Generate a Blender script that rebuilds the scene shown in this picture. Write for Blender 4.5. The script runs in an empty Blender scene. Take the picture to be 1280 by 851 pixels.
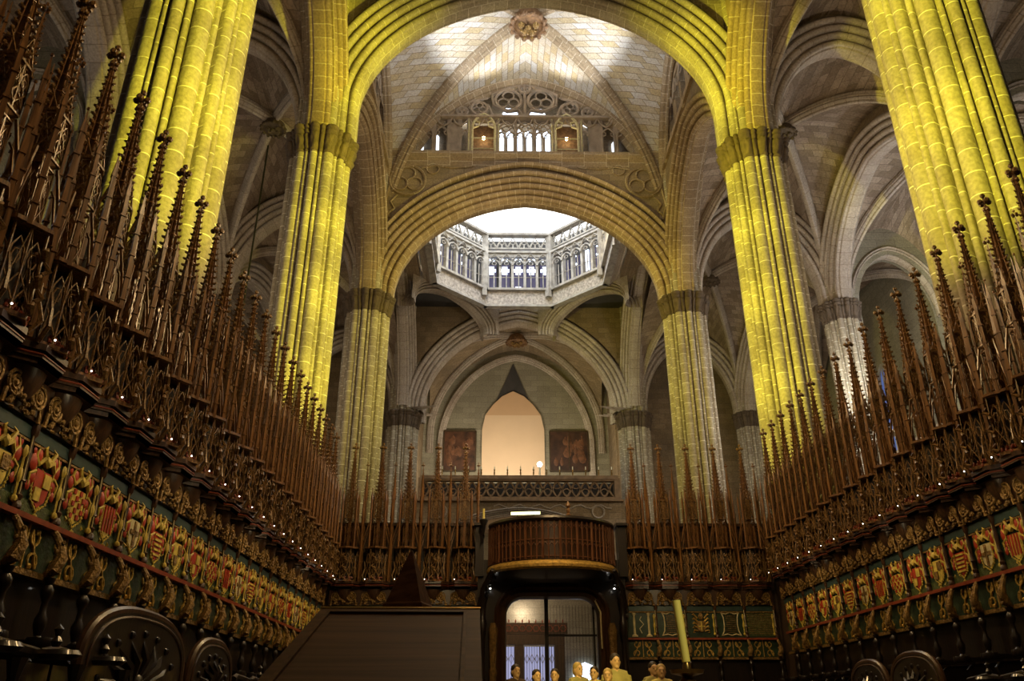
import bpy, math, random
from mathutils import Vector, Matrix, noise
PI = math.pi
C = bpy.context.scene.collection
rnd = random.Random(7)

# ------------------------------------------------------------------ materials
def new_mat(name):
    m = bpy.data.materials.new(name); m.use_nodes = True
    nt = m.node_tree; bs = nt.nodes['Principled BSDF']
    return m, nt, bs

def plain(name, col, rough=.6, metal=0, var=0.0, scale=8, bump=0.0, bscale=None, spec=None):
    m, nt, bs = new_mat(name)
    bs.inputs['Roughness'].default_value = rough
    bs.inputs['Metallic'].default_value = metal
    bs.inputs['Base Color'].default_value = (*col, 1)
    if spec is not None: bs.inputs['Specular IOR Level'].default_value = spec
    tc = nt.nodes.new('ShaderNodeTexCoord')
    if var:
        n = nt.nodes.new('ShaderNodeTexNoise'); n.inputs['Scale'].default_value = scale; n.inputs['Detail'].default_value = 6
        nt.links.new(tc.outputs['Object'], n.inputs['Vector'])
        r = nt.nodes.new('ShaderNodeValToRGB')
        r.color_ramp.elements[0].position = .3; r.color_ramp.elements[1].position = .7
        r.color_ramp.elements[0].color = (*[c*(1-var) for c in col], 1)
        r.color_ramp.elements[1].color = (*[min(1, c*(1+var)) for c in col], 1)
        nt.links.new(n.outputs['Fac'], r.inputs['Fac']); nt.links.new(r.outputs['Color'], bs.inputs['Base Color'])
    if bump:
        n = nt.nodes.new('ShaderNodeTexNoise'); n.inputs['Scale'].default_value = bscale or scale*3; n.inputs['Detail'].default_value = 5
        nt.links.new(tc.outputs['Object'], n.inputs['Vector'])
        b = nt.nodes.new('ShaderNodeBump'); b.inputs['Strength'].default_value = bump; b.inputs['Distance'].default_value = .03
        nt.links.new(n.outputs['Fac'], b.inputs['Height']); nt.links.new(b.outputs['Normal'], bs.inputs['Normal'])
    return m

def masonry(name, c1, c2, mortar, bw, rh, ms=.012, stain=.35, stain_col=(.1, .08, .06), bump=.5, rough=.85, sscale=.35, hue=None):
    m, nt, bs = new_mat(name); N = nt.nodes; L = nt.links
    bs.inputs['Roughness'].default_value = rough
    bs.inputs['Specular IOR Level'].default_value = .25
    uv = N.new('ShaderNodeUVMap')
    tc = N.new('ShaderNodeTexCoord')
    wn = N.new('ShaderNodeTexNoise'); wn.inputs['Scale'].default_value = 2.5; wn.inputs['Detail'].default_value = 3
    L.new(uv.outputs['UV'], wn.inputs['Vector'])
    sub = N.new('ShaderNodeVectorMath'); sub.operation = 'MULTIPLY_ADD'
    sub.inputs[1].default_value = (.05, .05, 0)
    L.new(wn.outputs['Color'], sub.inputs[0]); L.new(uv.outputs['UV'], sub.inputs[2])
    bk = N.new('ShaderNodeTexBrick')
    bk.inputs['Scale'].default_value = 1; bk.inputs['Brick Width'].default_value = bw; bk.inputs['Row Height'].default_value = rh
    bk.inputs['Mortar Size'].default_value = ms; bk.inputs['Mortar Smooth'].default_value = .4; bk.inputs['Bias'].default_value = -.1
    bk.inputs['Color1'].default_value = (*c1, 1); bk.inputs['Color2'].default_value = (*c2, 1); bk.inputs['Mortar'].default_value = (*mortar, 1)
    bk.offset = .5
    L.new(sub.outputs[0], bk.inputs['Vector'])
    n1 = N.new('ShaderNodeTexNoise'); n1.inputs['Scale'].default_value = sscale; n1.inputs['Detail'].default_value = 9; n1.inputs['Roughness'].default_value = .65
    L.new(tc.outputs['Object'], n1.inputs['Vector'])
    r = N.new('ShaderNodeValToRGB'); r.color_ramp.elements[0].position = .42; r.color_ramp.elements[1].position = .66
    r.color_ramp.elements[0].color = (0, 0, 0, 1); r.color_ramp.elements[1].color = (stain,)*3+(1,)
    L.new(n1.outputs['Fac'], r.inputs['Fac'])
    mx = N.new('ShaderNodeMixRGB'); mx.inputs['Color2'].default_value = (*stain_col, 1)
    L.new(r.outputs['Color'], mx.inputs['Fac']); L.new(bk.outputs['Color'], mx.inputs['Color1'])
    n2 = N.new('ShaderNodeTexNoise'); n2.inputs['Scale'].default_value = 14; n2.inputs['Detail'].default_value = 8
    L.new(tc.outputs['Object'], n2.inputs['Vector'])
    hm = N.new('ShaderNodeMixRGB'); hm.blend_type = 'OVERLAY'; hm.inputs['Fac'].default_value = .55
    L.new(mx.outputs['Color'], hm.inputs['Color1']); L.new(n2.outputs['Fac'], hm.inputs['Color2'])
    L.new(hm.outputs['Color'], bs.inputs['Base Color'])
    inv = N.new('ShaderNodeMath'); inv.operation = 'MULTIPLY_ADD'; inv.inputs[1].default_value = -1.2
    L.new(bk.outputs['Fac'], inv.inputs[0]); L.new(n2.outputs['Fac'], inv.inputs[2])
    b = N.new('ShaderNodeBump'); b.inputs['Strength'].default_value = bump; b.inputs['Distance'].default_value = .03
    L.new(inv.outputs[0], b.inputs['Height']); L.new(b.outputs['Normal'], bs.inputs['Normal'])
    return m

def emit(name, col, s):
    m, nt, bs = new_mat(name)
    bs.inputs['Base Color'].default_value = (*col, 1)
    bs.inputs['Emission Color'].default_value = (*col, 1); bs.inputs['Emission Strength'].default_value = s
    return m

def wood(name, c1, c2, rough=.35, scale=3, coat=0.0, stretch=(1, 1, 12)):
    m, nt, bs = new_mat(name); N = nt.nodes; L = nt.links
    bs.inputs['Roughness'].default_value = rough; bs.inputs['Coat Weight'].default_value = coat
    tc = N.new('ShaderNodeTexCoord'); mp = N.new('ShaderNodeMapping'); mp.inputs['Scale'].default_value = tuple(scale*12/s for s in stretch)
    n = N.new('ShaderNodeTexNoise'); n.inputs['Scale'].default_value = 1.0; n.inputs['Detail'].default_value = 7; n.inputs['Distortion'].default_value = .6
    L.new(tc.outputs['Object'], mp.inputs['Vector']); L.new(mp.outputs['Vector'], n.inputs['Vector'])
    r = N.new('ShaderNodeValToRGB'); r.color_ramp.elements[0].position = .35; r.color_ramp.elements[1].position = .68
    r.color_ramp.elements[0].color = (*c1, 1); r.color_ramp.elements[1].color = (*c2, 1)
    L.new(n.outputs['Fac'], r.inputs['Fac']); L.new(r.outputs['Color'], bs.inputs['Base Color'])
    b = N.new('ShaderNodeBump'); b.inputs['Strength'].default_value = .15; b.inputs['Distance'].default_value = .01
    L.new(n.outputs['Fac'], b.inputs['Height']); L.new(b.outputs['Normal'], bs.inputs['Normal'])
    return m

M = {}
M['pillar'] = masonry('PillarStone', (.33, .29, .22), (.43, .39, .29), (.80, .77, .64), 6.0, .46, .016, .40, (.17, .13, .08), .6, sscale=.9)
M['arch'] = masonry('ArchStone', (.29, .215, .13), (.39, .30, .19), (.58, .49, .36), .42, 1.1, .018, .45, (.14, .10, .07), .5)
M['archy'] = masonry('FrontArchStone', (.33, .29, .22), (.43, .39, .29), (.62, .58, .47), .5, 1.1, .014, .35, (.17, .13, .08), .5)
M['archw'] = masonry('PaleArchStone', (.40, .35, .29), (.50, .44, .37), (.30, .25, .20), .55, 1.0, .016, .45, (.20, .14, .10), .5)
M['wall'] = masonry('WallStone', (.25, .185, .11), (.34, .26, .165), (.20, .16, .11), .75, .36, .014, .5, (.10, .08, .06), .5)
M['wallg'] = masonry('GreyWallStone', (.27, .25, .18), (.35, .325, .24), (.20, .185, .135), .9, .42, .012, .35, (.15, .13, .10), .4)
M['web'] = masonry('VaultStone', (.46, .37, .22), (.56, .55, .54), (.24, .19, .13), .72, .33, .016, .35, (.40, .30, .17), .6, sscale=.8)
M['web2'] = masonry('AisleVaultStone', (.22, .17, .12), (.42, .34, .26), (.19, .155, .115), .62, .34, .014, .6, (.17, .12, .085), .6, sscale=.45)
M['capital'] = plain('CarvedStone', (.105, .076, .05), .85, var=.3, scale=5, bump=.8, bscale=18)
M['boss'] = plain('BossCarving', (.20, .11, .05), .7, var=.45, scale=6, bump=.9, bscale=14)
M['tracery'] = plain('TraceryStone', (.33, .26, .19), .85, var=.25, scale=3, bump=.4, bscale=20)
M['trac_pale'] = plain('PaleTracery', (.36, .34, .31), .85, var=.3, scale=3, bump=.4, bscale=20)
M['frieze_st'] = plain('CarvedFriezeStone', (.40, .36, .32), .85, var=.45, scale=7, bump=1.0, bscale=9)
M['railwood'] = plain('GalleryRailBrown', (.20, .125, .062), .6, var=.3, scale=3, bump=.3)
M['floor'] = masonry('FloorTiles', (.10, .08, .06), (.14, .11, .085), (.05, .04, .03), .5, .5, .006, .2, rough=.45)
M['spire'] = wood('SpireWood', (.085, .038, .014), (.29, .145, .048), .30)
M['spire2'] = wood('CarvedSpireWood', (.07, .034, .012), (.34, .20, .07), .34, scale=9, stretch=(2, 2, 3))
M['dark'] = wood('DarkStallWood', (.007, .0045, .004), (.018, .010, .007), .36, coat=.3)
M['mid'] = wood('BrownStallWood', (.035, .016, .008), (.085, .040, .018), .35)
M['desk'] = wood('DeskOak', (.030, .013, .007), (.062, .028, .013), .62, scale=1.2, stretch=(14, 1, 1)); M['desk'].node_tree.nodes['Principled BSDF'].inputs['Specular IOR Level'].default_value = .03
M['balcony'] = wood('BalconyWood', (.10, .035, .014), (.22, .09, .035), .4)
M['gold'] = plain('Gilding', (.50, .32, .07), .42, .55, var=.4, scale=14, bump=.6, bscale=30)
M['oldgold'] = plain('OldGilding', (.22, .13, .035), .45, .4, var=.5, scale=14, bump=.8, bscale=30)
M['green'] = plain('GreenPaint', (.020, .040, .022), .35, var=.5, scale=9, bump=.2)
M['greenmid'] = plain('GrassPaint', (.055, .075, .018), .45, var=.6, scale=22, bump=.3)
M['bluegreen'] = plain('TealPaint', (.025, .048, .045), .35, var=.35, scale=7)
M['red'] = plain('RedPaint', (.36, .035, .012), .45, var=.35, scale=10)
M['rail'] = plain('RedRail', (.22, .045, .018), .35, var=.3, scale=10)
M['yellow'] = plain('YellowPaint', (.55, .42, .07), .5, var=.35, scale=14)
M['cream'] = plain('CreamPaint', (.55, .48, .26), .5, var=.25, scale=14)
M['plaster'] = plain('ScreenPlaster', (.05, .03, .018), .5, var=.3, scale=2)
M['board'] = plain('PaleBoard', (.80, .60, .40), .7, var=.04, scale=.6)
M['boardtop'] = plain('BoardTop', (.68, .45, .26), .7, var=.05, scale=.6)
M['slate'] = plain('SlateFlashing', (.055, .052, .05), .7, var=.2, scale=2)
M['paint1'] = plain('OldPainting', (.075, .030, .014), .5, var=.8, scale=1.6)
M['paint2'] = plain('OldPaintingDark', (.05, .022, .012), .5, var=.8, scale=1.3)
M['figp'] = plain('PaintingFigures', (.13, .055, .025), .5, var=.6, scale=3)
M['frame'] = plain('PictureFrame', (.05, .03, .012), .5, var=.3, scale=5)
M['candle'] = plain('CandleWax', (.85, .74, .22), .5)
M['candlew'] = plain('WhiteCandle', (.85, .82, .60), .5)
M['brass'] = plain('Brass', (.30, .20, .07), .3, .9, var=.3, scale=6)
M['iron'] = plain('BlackIron', (.012, .010, .009), .5, .3)
M['skylight'] = emit('SkylightGlass', (.93, .97, 1.0), 2.3)
M['daywin'] = emit('DaylitGlass', (.74, .84, 1.0), 2.6)
M['blueglass'] = emit('BlueStainedGlass', (.10, .16, .45), .55)
M['purple'] = emit('PurpleGlass', (.07, .06, .13), .35)
M['dimwin'] = emit('LeadedGlass', (.36, .38, .62), .8)
M['bulb'] = emit('Bulb', (1, .80, .42), 30)
M['spark'] = emit('SmallLamp', (1, .95, .85), 9)
M['tube'] = emit('LampTube', (.95, 1, .45), 3.0)
M['skin'] = plain('Skin', (.62, .38, .20), .5)
M['hair'] = plain('DarkHair', (.03, .018, .01), .5, var=.3)
M['hairblond'] = plain('BlondHair', (.45, .30, .10), .5, var=.3)
M['eye'] = plain('EyeDark', (.01, .008, .006), .3)

# ------------------------------------------------------------------ mesh builder
class MB:
    def __init__(s): s.v = []; s.f = []; s.uv = []
    def face(s, idx, uvs): s.f.append(idx); s.uv.append(uvs)
    def quad3(s, pts):
        b = len(s.v); s.v += [tuple(p) for p in pts]
        o = Vector(pts[0]); e = (Vector(pts[1])-o)
        if e.length < 1e-6: e = Vector((1, 0, 0))
        e.normalize(); n = (Vector(pts[-1])-o); f2 = n-e*n.dot(e)
        if f2.length < 1e-6: f2 = Vector((0, 0, 1))
        f2.normalize()
        s.face(list(range(b, b+len(pts))), [((Vector(p)-o).dot(e), (Vector(p)-o).dot(f2)) for p in pts])
    def box(s, cx, cy, cz, sx, sy, sz, rz=0, M4=None):
        c, n = math.cos(rz), math.sin(rz); b = len(s.v)
        for dx, dy, dz in ((-1,-1,-1),(1,-1,-1),(1,1,-1),(-1,1,-1),(-1,-1,1),(1,-1,1),(1,1,1),(-1,1,1)):
            x, y, z = dx*sx/2, dy*sy/2, dz*sz/2
            p = Vector((cx+x*c-y*n, cy+x*n+y*c, cz+z))
            if M4: p = M4 @ p
            s.v.append(tuple(p))
        for q, (a, d) in (((0,3,2,1),(sx,sy)),((4,5,6,7),(sx,sy)),((0,1,5,4),(sx,sz)),((1,2,6,5),(sy,sz)),((2,3,7,6),(sx,sz)),((3,0,4,7),(sy,sz))):
            s.face([b+i for i in q], [(0,0),(a,0),(a,d),(0,d)])
    def tube(s, pts, r, n=5, cap=True):
        pts = [Vector(p) for p in pts]; m = len(pts)
        if not hasattr(r, '__len__'): r = [r]*m
        b = len(s.v); L = 0; up = None
        for i in range(m):
            t = (pts[min(i+1, m-1)]-pts[max(i-1, 0)])
            if t.length < 1e-9: t = Vector((0, 0, 1))
            t.normalize()
            if up is None: up = Vector((0, 0, 1)) if abs(t.z) < .9 else Vector((0, 1, 0))
            a = t.cross(up)
            if a.length < 1e-4: a = t.cross(Vector((1, 0, 0)))
            a.normalize(); c = a.cross(t).normalized(); up = c
            for k in range(n):
                an = 2*PI*(k+.5)/n
                s.v.append(tuple(pts[i]+(a*math.cos(an)+c*math.sin(an))*r[i]))
        for i in range(m-1):
            d = (pts[i+1]-pts[i]).length
            for k in range(n):
                k2 = (k+1) % n; w = 2*PI*max(r)/n
                s.face([b+i*n+k, b+i*n+k2, b+(i+1)*n+k2, b+(i+1)*n+k], [(k*w, L), (k*w+w, L), (k*w+w, L+d), (k*w, L+d)])
            L += d
        if cap:
            s.face([b+k for k in range(n)][::-1], [(0, 0)]*n); s.face([b+(m-1)*n+k for k in range(n)], [(0, 0)]*n)
    def lathe(s, prof, c=(0, 0, 0), n=16, a0=0, a1=2*PI, sx=1, sy=1):
        b = len(s.v); full = abs(a1-a0-2*PI) < 1e-6; nn = n if full else n+1
        for r, z in prof:
            for k in range(nn):
                a = a0+(a1-a0)*k/n
                s.v.append((c[0]+r*math.cos(a)*sx, c[1]+r*math.sin(a)*sy, c[2]+z))
        for i in range(len(prof)-1):
            for k in range(n):
                k2 = (k+1) % nn
                w = prof[i][0]*(a1-a0)/n
                s.face([b+i*nn+k, b+i*nn+k2, b+(i+1)*nn+k2, b+(i+1)*nn+k], [(k*w, prof[i][1]), ((k+1)*w, prof[i][1]), ((k+1)*w, prof[i+1][1]), (k*w, prof[i+1][1])])
    def blob(s, c, r, n=6, sq=(1, 1, 1)):
        prof = [(math.sin(PI*i/4)*1+1e-4, -math.cos(PI*i/4)) for i in range(5)]
        b = len(s.v); s.lathe(prof, (0, 0, 0), n)
        for i in range(b, len(s.v)):
            v = s.v[i]; s.v[i] = (c[0]+v[0]*r*sq[0], c[1]+v[1]*r*sq[1], c[2]+v[2]*r*sq[2])
    def grid(s, P, closed_j=False, flip=False):
        b = len(s.v); ni = len(P); nj = len(P[0])
        for row in P:
            for p in row: s.v.append(tuple(p))
        V = [0.0]
        mid = nj//2
        for i in range(1, ni): V.append(V[-1]+(Vector(P[i][mid])-Vector(P[i-1][mid])).length)
        U = []
        for row in P:
            u = [0.0]
            for j in range(1, nj+(1 if closed_j else 0)): u.append(u[-1]+(Vector(row[j % nj])-Vector(row[j-1])).length)
            U.append(u)
        return b, ni, nj, U, V
    def surf(s, P, closed_j=False, uvu=None, uvflip=False):
        b, ni, nj, U, V = s.grid(P, closed_j)
        for i in range(ni-1):
            for j in range(nj if closed_j else nj-1):
                j2 = (j+1) % nj
                uu = uvu or U[i]
                u0, u1 = (uvu[j], uvu[j+1]) if uvu else (U[i][j], U[i][j+1])
                u2, u3 = (uvu[j], uvu[j+1]) if uvu else (U[i+1][j], U[i+1][j+1])
                q = [(u0, V[i]), (u1, V[i]), (u3, V[i+1]), (u2, V[i+1])]
                if uvflip: q = [(y, x) for x, y in q]
                s.face([b+i*nj+j, b+i*nj+j2, b+(i+1)*nj+j2, b+(i+1)*nj+j], q)
    def poly(s, pts2, o, ex, ey, depth):
        """extruded polygon: pts2 in plane (ex,ey) from o, extruded along ex x ey by depth (both faces)"""
        o, ex, ey = Vector(o), Vector(ex), Vector(ey); nz = ex.cross(ey).normalized()
        b = len(s.v); n = len(pts2)
        for d in (0, depth):
            for x, y in pts2: s.v.append(tuple(o+ex*x+ey*y+nz*d))
        s.face([b+i for i in range(n)][::-1], [tuple(pts2[i]) for i in range(n)][::-1])
        s.face([b+n+i for i in range(n)], [tuple(p) for p in pts2])
        for i in range(n):
            j = (i+1) % n; w = math.hypot(pts2[j][0]-pts2[i][0], pts2[j][1]-pts2[i][1])
            s.face([b+i, b+j, b+n+j, b+n+i], [(0, 0), (w, 0), (w, abs(depth)), (0, abs(depth))])
    def build(s, name, mat, parent=None, loc=None, rz=0, smooth=40):
        me = bpy.data.meshes.new(name); me.from_pydata(s.v, [], s.f)
        ul = me.uv_layers.new(name='UVMap'); flat = []
        for u in s.uv:
            for a, c in u: flat += [a, c]
        if len(flat) == 2*len(me.loops): ul.data.foreach_set('uv', flat)
        me.materials.append(M[mat] if isinstance(mat, str) else mat)
        if smooth:
            me.polygons.foreach_set('use_smooth', [True]*len(me.polygons))
            try: me.set_sharp_from_angle(angle=math.radians(smooth))
            except Exception: pass
        me.update()
        o = bpy.data.objects.new(name, me); C.objects.link(o)
        if parent: o.parent = parent
        if loc: o.location = loc
        o.rotation_euler.z = rz
        return o

def thing(name, label, cat, loc=(0, 0, 0), rz=0, group=None):
    o = bpy.data.objects.new(name, None); C.objects.link(o); o.empty_display_size = .1
    o.location = loc; o.rotation_euler = (0, 0, rz); o['label'] = label; o['category'] = cat
    if group: o['group'] = group
    return o
def tag(o, label, cat, group=None):
    o['label'] = label; o['category'] = cat
    if group: o['group'] = group
    return o
def struct(o): o['kind'] = 'structure'; return o
KIDS = {}
def copy_tree(o, parent=None):
    c = o.copy(); C.objects.link(c); c.parent = parent
    for ch in o.children: copy_tree(ch, c)
    return c
def dup(root, loc, rz, label, group=None):
    r = copy_tree(root); r.location = loc; r.rotation_euler = (0, 0, rz); r['label'] = label
    if group: r['group'] = group
    return r
trim_n = [0]
def trim(mb, mat, **k):
    trim_n[0] += 1; return struct(mb.build('trim_%d' % trim_n[0], mat, **k))
win_n = [0]
def win(mb, mat, **k):
    win_n[0] += 1; return struct(mb.build('window_%d' % win_n[0], mat, **k))
ORD = ['nearest', 'second', 'third', 'fourth', 'fifth', 'sixth', 'seventh', 'eighth', 'ninth', 'tenth', 'eleventh', 'twelfth', 'thirteenth',
       'fourteenth', 'fifteenth', 'sixteenth', 'seventeenth', 'eighteenth', 'nineteenth', 'twentieth', 'twenty-first', 'twenty-second',
       'twenty-third', 'twenty-fourth', 'twenty-fifth', 'twenty-sixth']

# ------------------------------------------------------------------ camera
f = 1007.4
dY = Vector((620-640, -(892-425.5), -f)).normalized()
dZ = Vector((636-640, 1750+425.5, -f)); dZ -= dZ.dot(dY)*dY; dZ.normalize()
dX = dY.cross(dZ)
cd = bpy.data.cameras.new('camera'); cam = bpy.data.objects.new('camera', cd); C.objects.link(cam)
R = Matrix((dX, dY, dZ)).to_4x4()
cam.matrix_world = Matrix.Translation((-1.3, 0, .85)) @ R
cd.sensor_width = 36; cd.lens = 36*f/1280; cd.clip_end = 300; cd.clip_start = .05
bpy.context.scene.camera = cam

# ------------------------------------------------------------------ arch helpers
def zk(k, zst, b, p=0.0):
    k = min(1, abs(k)); return zst+b*((1-p)*math.sqrt(max(0, 1-k*k))+p*(1-k))
def arch_path(a, zs, zst, b, p=.08, n=40):
    pts = [(-a, zs)]
    if zst > zs+.01: pts += [(-a, zs+(zst-zs)*i/3) for i in (1, 2)]
    for i in range(n+1):
        t = PI-PI*i/n; k = math.cos(t)
        pts.append((a*k, zk(k, zst, b, p)))
    if zst > zs+.01: pts += [(a, zs+(zst-zs)*i/3) for i in (2, 1)]
    pts.append((a, zs)); out = []
    for q in pts:
        if not out or math.hypot(q[0]-out[-1][0], q[1]-out[-1][1]) > 1e-4: out.append(q)
    return out
def normals(path):
    N = []
    for i in range(len(path)):
        a = path[max(i-1, 0)]; b = path[min(i+1, len(path)-1)]
        tx, tz = b[0]-a[0], b[1]-a[1]; l = math.hypot(tx, tz) or 1
        N.append((-tz/l, tx/l))   # left->top->right path: outward normal
    return N
def sweep(mb, path, prof, o, ang):
    """prof: list of (r outward, w lateral) open polyline"""
    e = Vector((math.cos(ang), math.sin(ang), 0)); w = Vector((-math.sin(ang), math.cos(ang), 0)); o = Vector(o)
    N = normals(path); P = []
    for (x, z), (nx, nz) in zip(path, N):
        P.append([o+e*(x+nx*r)+Vector((0, 0, z+nz*r))+w*q for r, q in prof])
    mb.surf(P, uvflip=True)
def molded(R, W, W0=.25, n=4, seg=6):
    """half list built from outer (r=R,w=-W) to intrados and mirrored; rolls and hollows"""
    half = []
    d = math.hypot(R, W-W0)/n; rho = d*.40
    for i in range(n):          # i=0 outermost
        t = (i+.5)/n; cr = R*(1-t)+rho*.2; cw = W+(W0-W)*t-rho*.1
        nx, nw = (-(W-W0)-1e-6, R); l = math.hypot(nx, nw); nx, nw = nx/l, nw/l
        tx, tw = -nw, nx   # tangent toward intrados
        half.append((cr-(-1)*0-tx*d*.5-nx*rho*.7, cw-tw*d*.5-nw*rho*.7))
        for k in range(seg+1):
            ph = -PI*.55+PI*1.1*k/seg
            half.append((cr+rho*(nx*math.cos(ph)+tx*math.sin(ph)), cw+rho*(nw*math.cos(ph)+tw*math.sin(ph))))
    half = [(R, W)]+half+[(rho*.5, W0), (0, W0*.8)]
    full = half+[(-.03, 0)]+[(r, -w) for r, w in reversed(half)]
    return full
def wall_arch(mb, o, ang, path, xl, xr, ztop, off, thick, zbot=None):
    """wall face with arch hole between x=xl..xr up to ztop(x); front face at -w side 'off', thickness"""
    e = Vector((math.cos(ang), math.sin(ang), 0)); w = Vector((-math.sin(ang), math.cos(ang), 0)); o = Vector(o)
    zt = ztop if callable(ztop) else (lambda x: ztop)
    zb = path[0][1] if zbot is None else zbot
    xs = []
    for q in (off, off+thick):
        def pt(x, z): return tuple(o+e*x+Vector((0, 0, z))+w*q)
        cols = [(xl, zb), (path[0][0], zb)]
        b0 = len(mb.v)
        seq = [(xl, zb, zt(xl)), (path[0][0], zb, zt(path[0][0]))]
        for (x, z) in path[1:]: seq.append((x, z, zt(x)))
        seq.append((path[-1][0], zb, zt(path[-1][0]))); seq.append((xr, zb, zt(xr)))
        for (x0, z0, t0), (x1, z1, t1) in zip(seq[:-1], seq[1:]):
            if abs(x1-x0) < 1e-4: continue
            b = len(mb.v); mb.v += [pt(x0, z0), pt(x1, z1), pt(x1, max(t1, z1)), pt(x0, max(t0, z0))]
            mb.face([b, b+1, b+2, b+3], [(x0, z0), (x1, z1), (x1, t1), (x0, t0)])

PROF_BIG = molded(1.35, .95, .28, 5)
PROF_AISLE = molded(1.0, .75, .22, 4)
PROF_RIB = [(.05, .24), (-.10, .24), (-.16, .17), (-.22, .20), (-.30, .17), (-.34, .10), (-.44, .09), (-.50, 0), (-.44, -.09), (-.34, -.10), (-.30, -.17), (-.22, -.20), (-.16, -.17), (-.10, -.24), (.05, -.24)]
PROF_SMALL = [(r*.8, w*.8) for r, w in PROF_RIB]

# ------------------------------------------------------------------ pillars
def outline(R, n=360):
    circ = []
    for k in range(12):
        circ.append((k*30, R*(.835 if k % 2 else .80), R*(.115 if k % 2 else .165))); circ.append((k*30+(15.5 if k % 2 == 0 else 13.5), R*.84, R*.055))
    out = []
    for i in range(n):
        th = 360*i/n; r = .755*R; sid = 99
        for ci, (a, d, rho) in enumerate(circ):
            D = math.radians((th-a+180) % 360-180)
            s = rho*rho-(d*math.sin(D))**2
            if s > 0 and abs(D) < PI/2:
                q = d*math.cos(D)+math.sqrt(s)
                if q > r: r = q; sid = ci
        out.append((math.radians(th), r, sid))
    return out
def pillar_shaft(mb, R, z0, z1):
    o = outline(R); n = len(o); b = len(mb.v)
    for z in (z0, z1):
        for a, r, sid in o: mb.v.append((r*math.cos(a), r*math.sin(a), z))
    for i in range(n):
        k = (i+1) % n; sid = o[i][2]; u = sid*7.3+3; dv = (sid*.37) % 1 * .5
        mb.face([b+i, b+k, b+n+k, b+n+i], [(u, z0+dv), (u+.02, z0+dv), (u+.02, z1+dv), (u, z1+dv)])
def pillar_capital(mb, R, z, h):
    o = outline(R, 360)
    lev = [(0, 1.0, 0), (.02, 1.05, 0), (.08, 1.06, 0), (.10, 1.0, 0), (.2, 1.02, 1), (.32, 1.05, 1), (.44, 1.08, 1), (.56, 1.12, 1), (.62, 1.13, 1), (.66, 1.08, 0), (.70, 1.15, 0), (.78, 1.19, 0), (.82, 1.13, 0), (.88, 1.22, 0), (.97, 1.22, 0), (1.0, 1.15, 0), (1.0, .5, 0)]
    P = []
    for t, sc, leaf in lev:
        row = []
        for a, r, sid in o:
            rr = max(r, .82*R) if t > .08 else r
            rr = rr*sc
            if leaf: rr += .05*noise.noise(Vector((math.cos(a)*7, math.sin(a)*7, t*7)))+.035*abs(math.sin(a*20+3*math.sin(t*12)))
            row.append(Vector((rr*math.cos(a), rr*math.sin(a), z+t*h)))
        P.append(row)
    mb.surf(P, closed_j=True)
PY = [1.9, 11.9, 21.9, 33.0, 48.0]
pm = {}
def mkpillar(R, zc, top):
    s = MB(); pillar_shaft(s, R, 0, zc)
    c = MB(); pillar_capital(c, R, zc, 1.0)
    u = MB(); pillar_shaft(u, R*.93, zc+.98, top)
    b = MB(); P = []
    for z, sc in ((0, 1.35), (.5, 1.35), (.55, 1.25), (.9, 1.22), (1.0, 1.08), (1.15, 1.0)):
        P.append([Vector((R*sc*math.cos(2*PI*k/8+PI/8)*1.05, R*sc*math.sin(2*PI*k/8+PI/8)*1.05, z)) for k in range(8)])
    b.surf(P, closed_j=True)
    return s, c, u, b
def pillar(x, y, label, R=1.05, zc=17.2, top=30, group=None):
    t = thing('clustered_pillar', label, 'pillar', (x, y, 0))
    key = (R, zc, top)
    if key not in pm: pm[key] = None
    if pm[key] is None:
        s, c, u, b = mkpillar(R, zc, top)
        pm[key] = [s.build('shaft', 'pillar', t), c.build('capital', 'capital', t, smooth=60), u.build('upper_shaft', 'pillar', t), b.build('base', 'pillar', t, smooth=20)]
    else:
        for o in pm[key]: c = o.copy(); C.objects.link(c); c.parent = t
    return t
names = {(-1, 11.9): 'nearest yellow-lit clustered stone pillar on the left, cut by the top edge', (1, 11.9): 'nearest yellow-lit clustered stone pillar on the right, cut by the top edge',
         (-1, 21.9): 'yellow-lit clustered pillar left with ring capital carrying the front arch', (1, 21.9): 'yellow-lit clustered pillar right with ring capital carrying the front arch',
         (-1, 33.0): 'olive-brown clustered pillar left under the traceried gallery arch', (1, 33.0): 'olive-brown clustered pillar right under the traceried gallery arch',
         (-1, 48.0): 'farthest reddish clustered pillar left beside the organ gallery rail', (1, 48.0): 'farthest yellowish clustered pillar right beside the gallery rail'}
for y in PY[1:]:
    for s in (-1, 1):
        pillar(s*7.25, y, names[(s, y)], zc=17.2 if y < 40 else 16.9)
for y in PY[1:]:
    for s in (-1, 1):
        pillar(s*14.5, y, 'grey aisle pillar on the %s, %s from the choir, before the side chapels' % ('left' if s < 0 else 'right', ORD[PY.index(y)-1]), R=.85, zc=17.0, top=25)
def pier(x, y): pass

# ------------------------------------------------------------------ transverse arches in the nave
def nave_arch(y, zst, b, top, thick=1.3, prof=PROF_BIG, a=6.15, zs=18.2, mat='arch', p=.08, wall='wall'):
    path = arch_path(a, zs, zst, b, p)
    m = MB(); sweep(m, path, prof, (0, y, 0), 0); trim(m, mat)
    pe = arch_path(a+1.25, zs, zst, b+1.3, p)
    m = MB(); wall_arch(m, (0, y, 0), 0, pe, -7.6, 7.6, top, -thick/2, thick); struct(m.build('wall_arch', wall))
nave_arch(21.9, 19.6, 5.35, lambda x: zk(x/7.5, 23, 8.2, .1), mat='archy', wall='archy')
nave_arch(33.0, 18.2, 5.3, 25.8)
nave_arch(48.0, 18.0, 6.2, 25.2, a=6.0, mat='archw', p=.14, prof=molded(1.0, .9, .3, 4))
nave_arch(11.9, 19.6, 5.6, lambda x: zk(x/7.5, 23, 8.2, .1))
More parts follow.
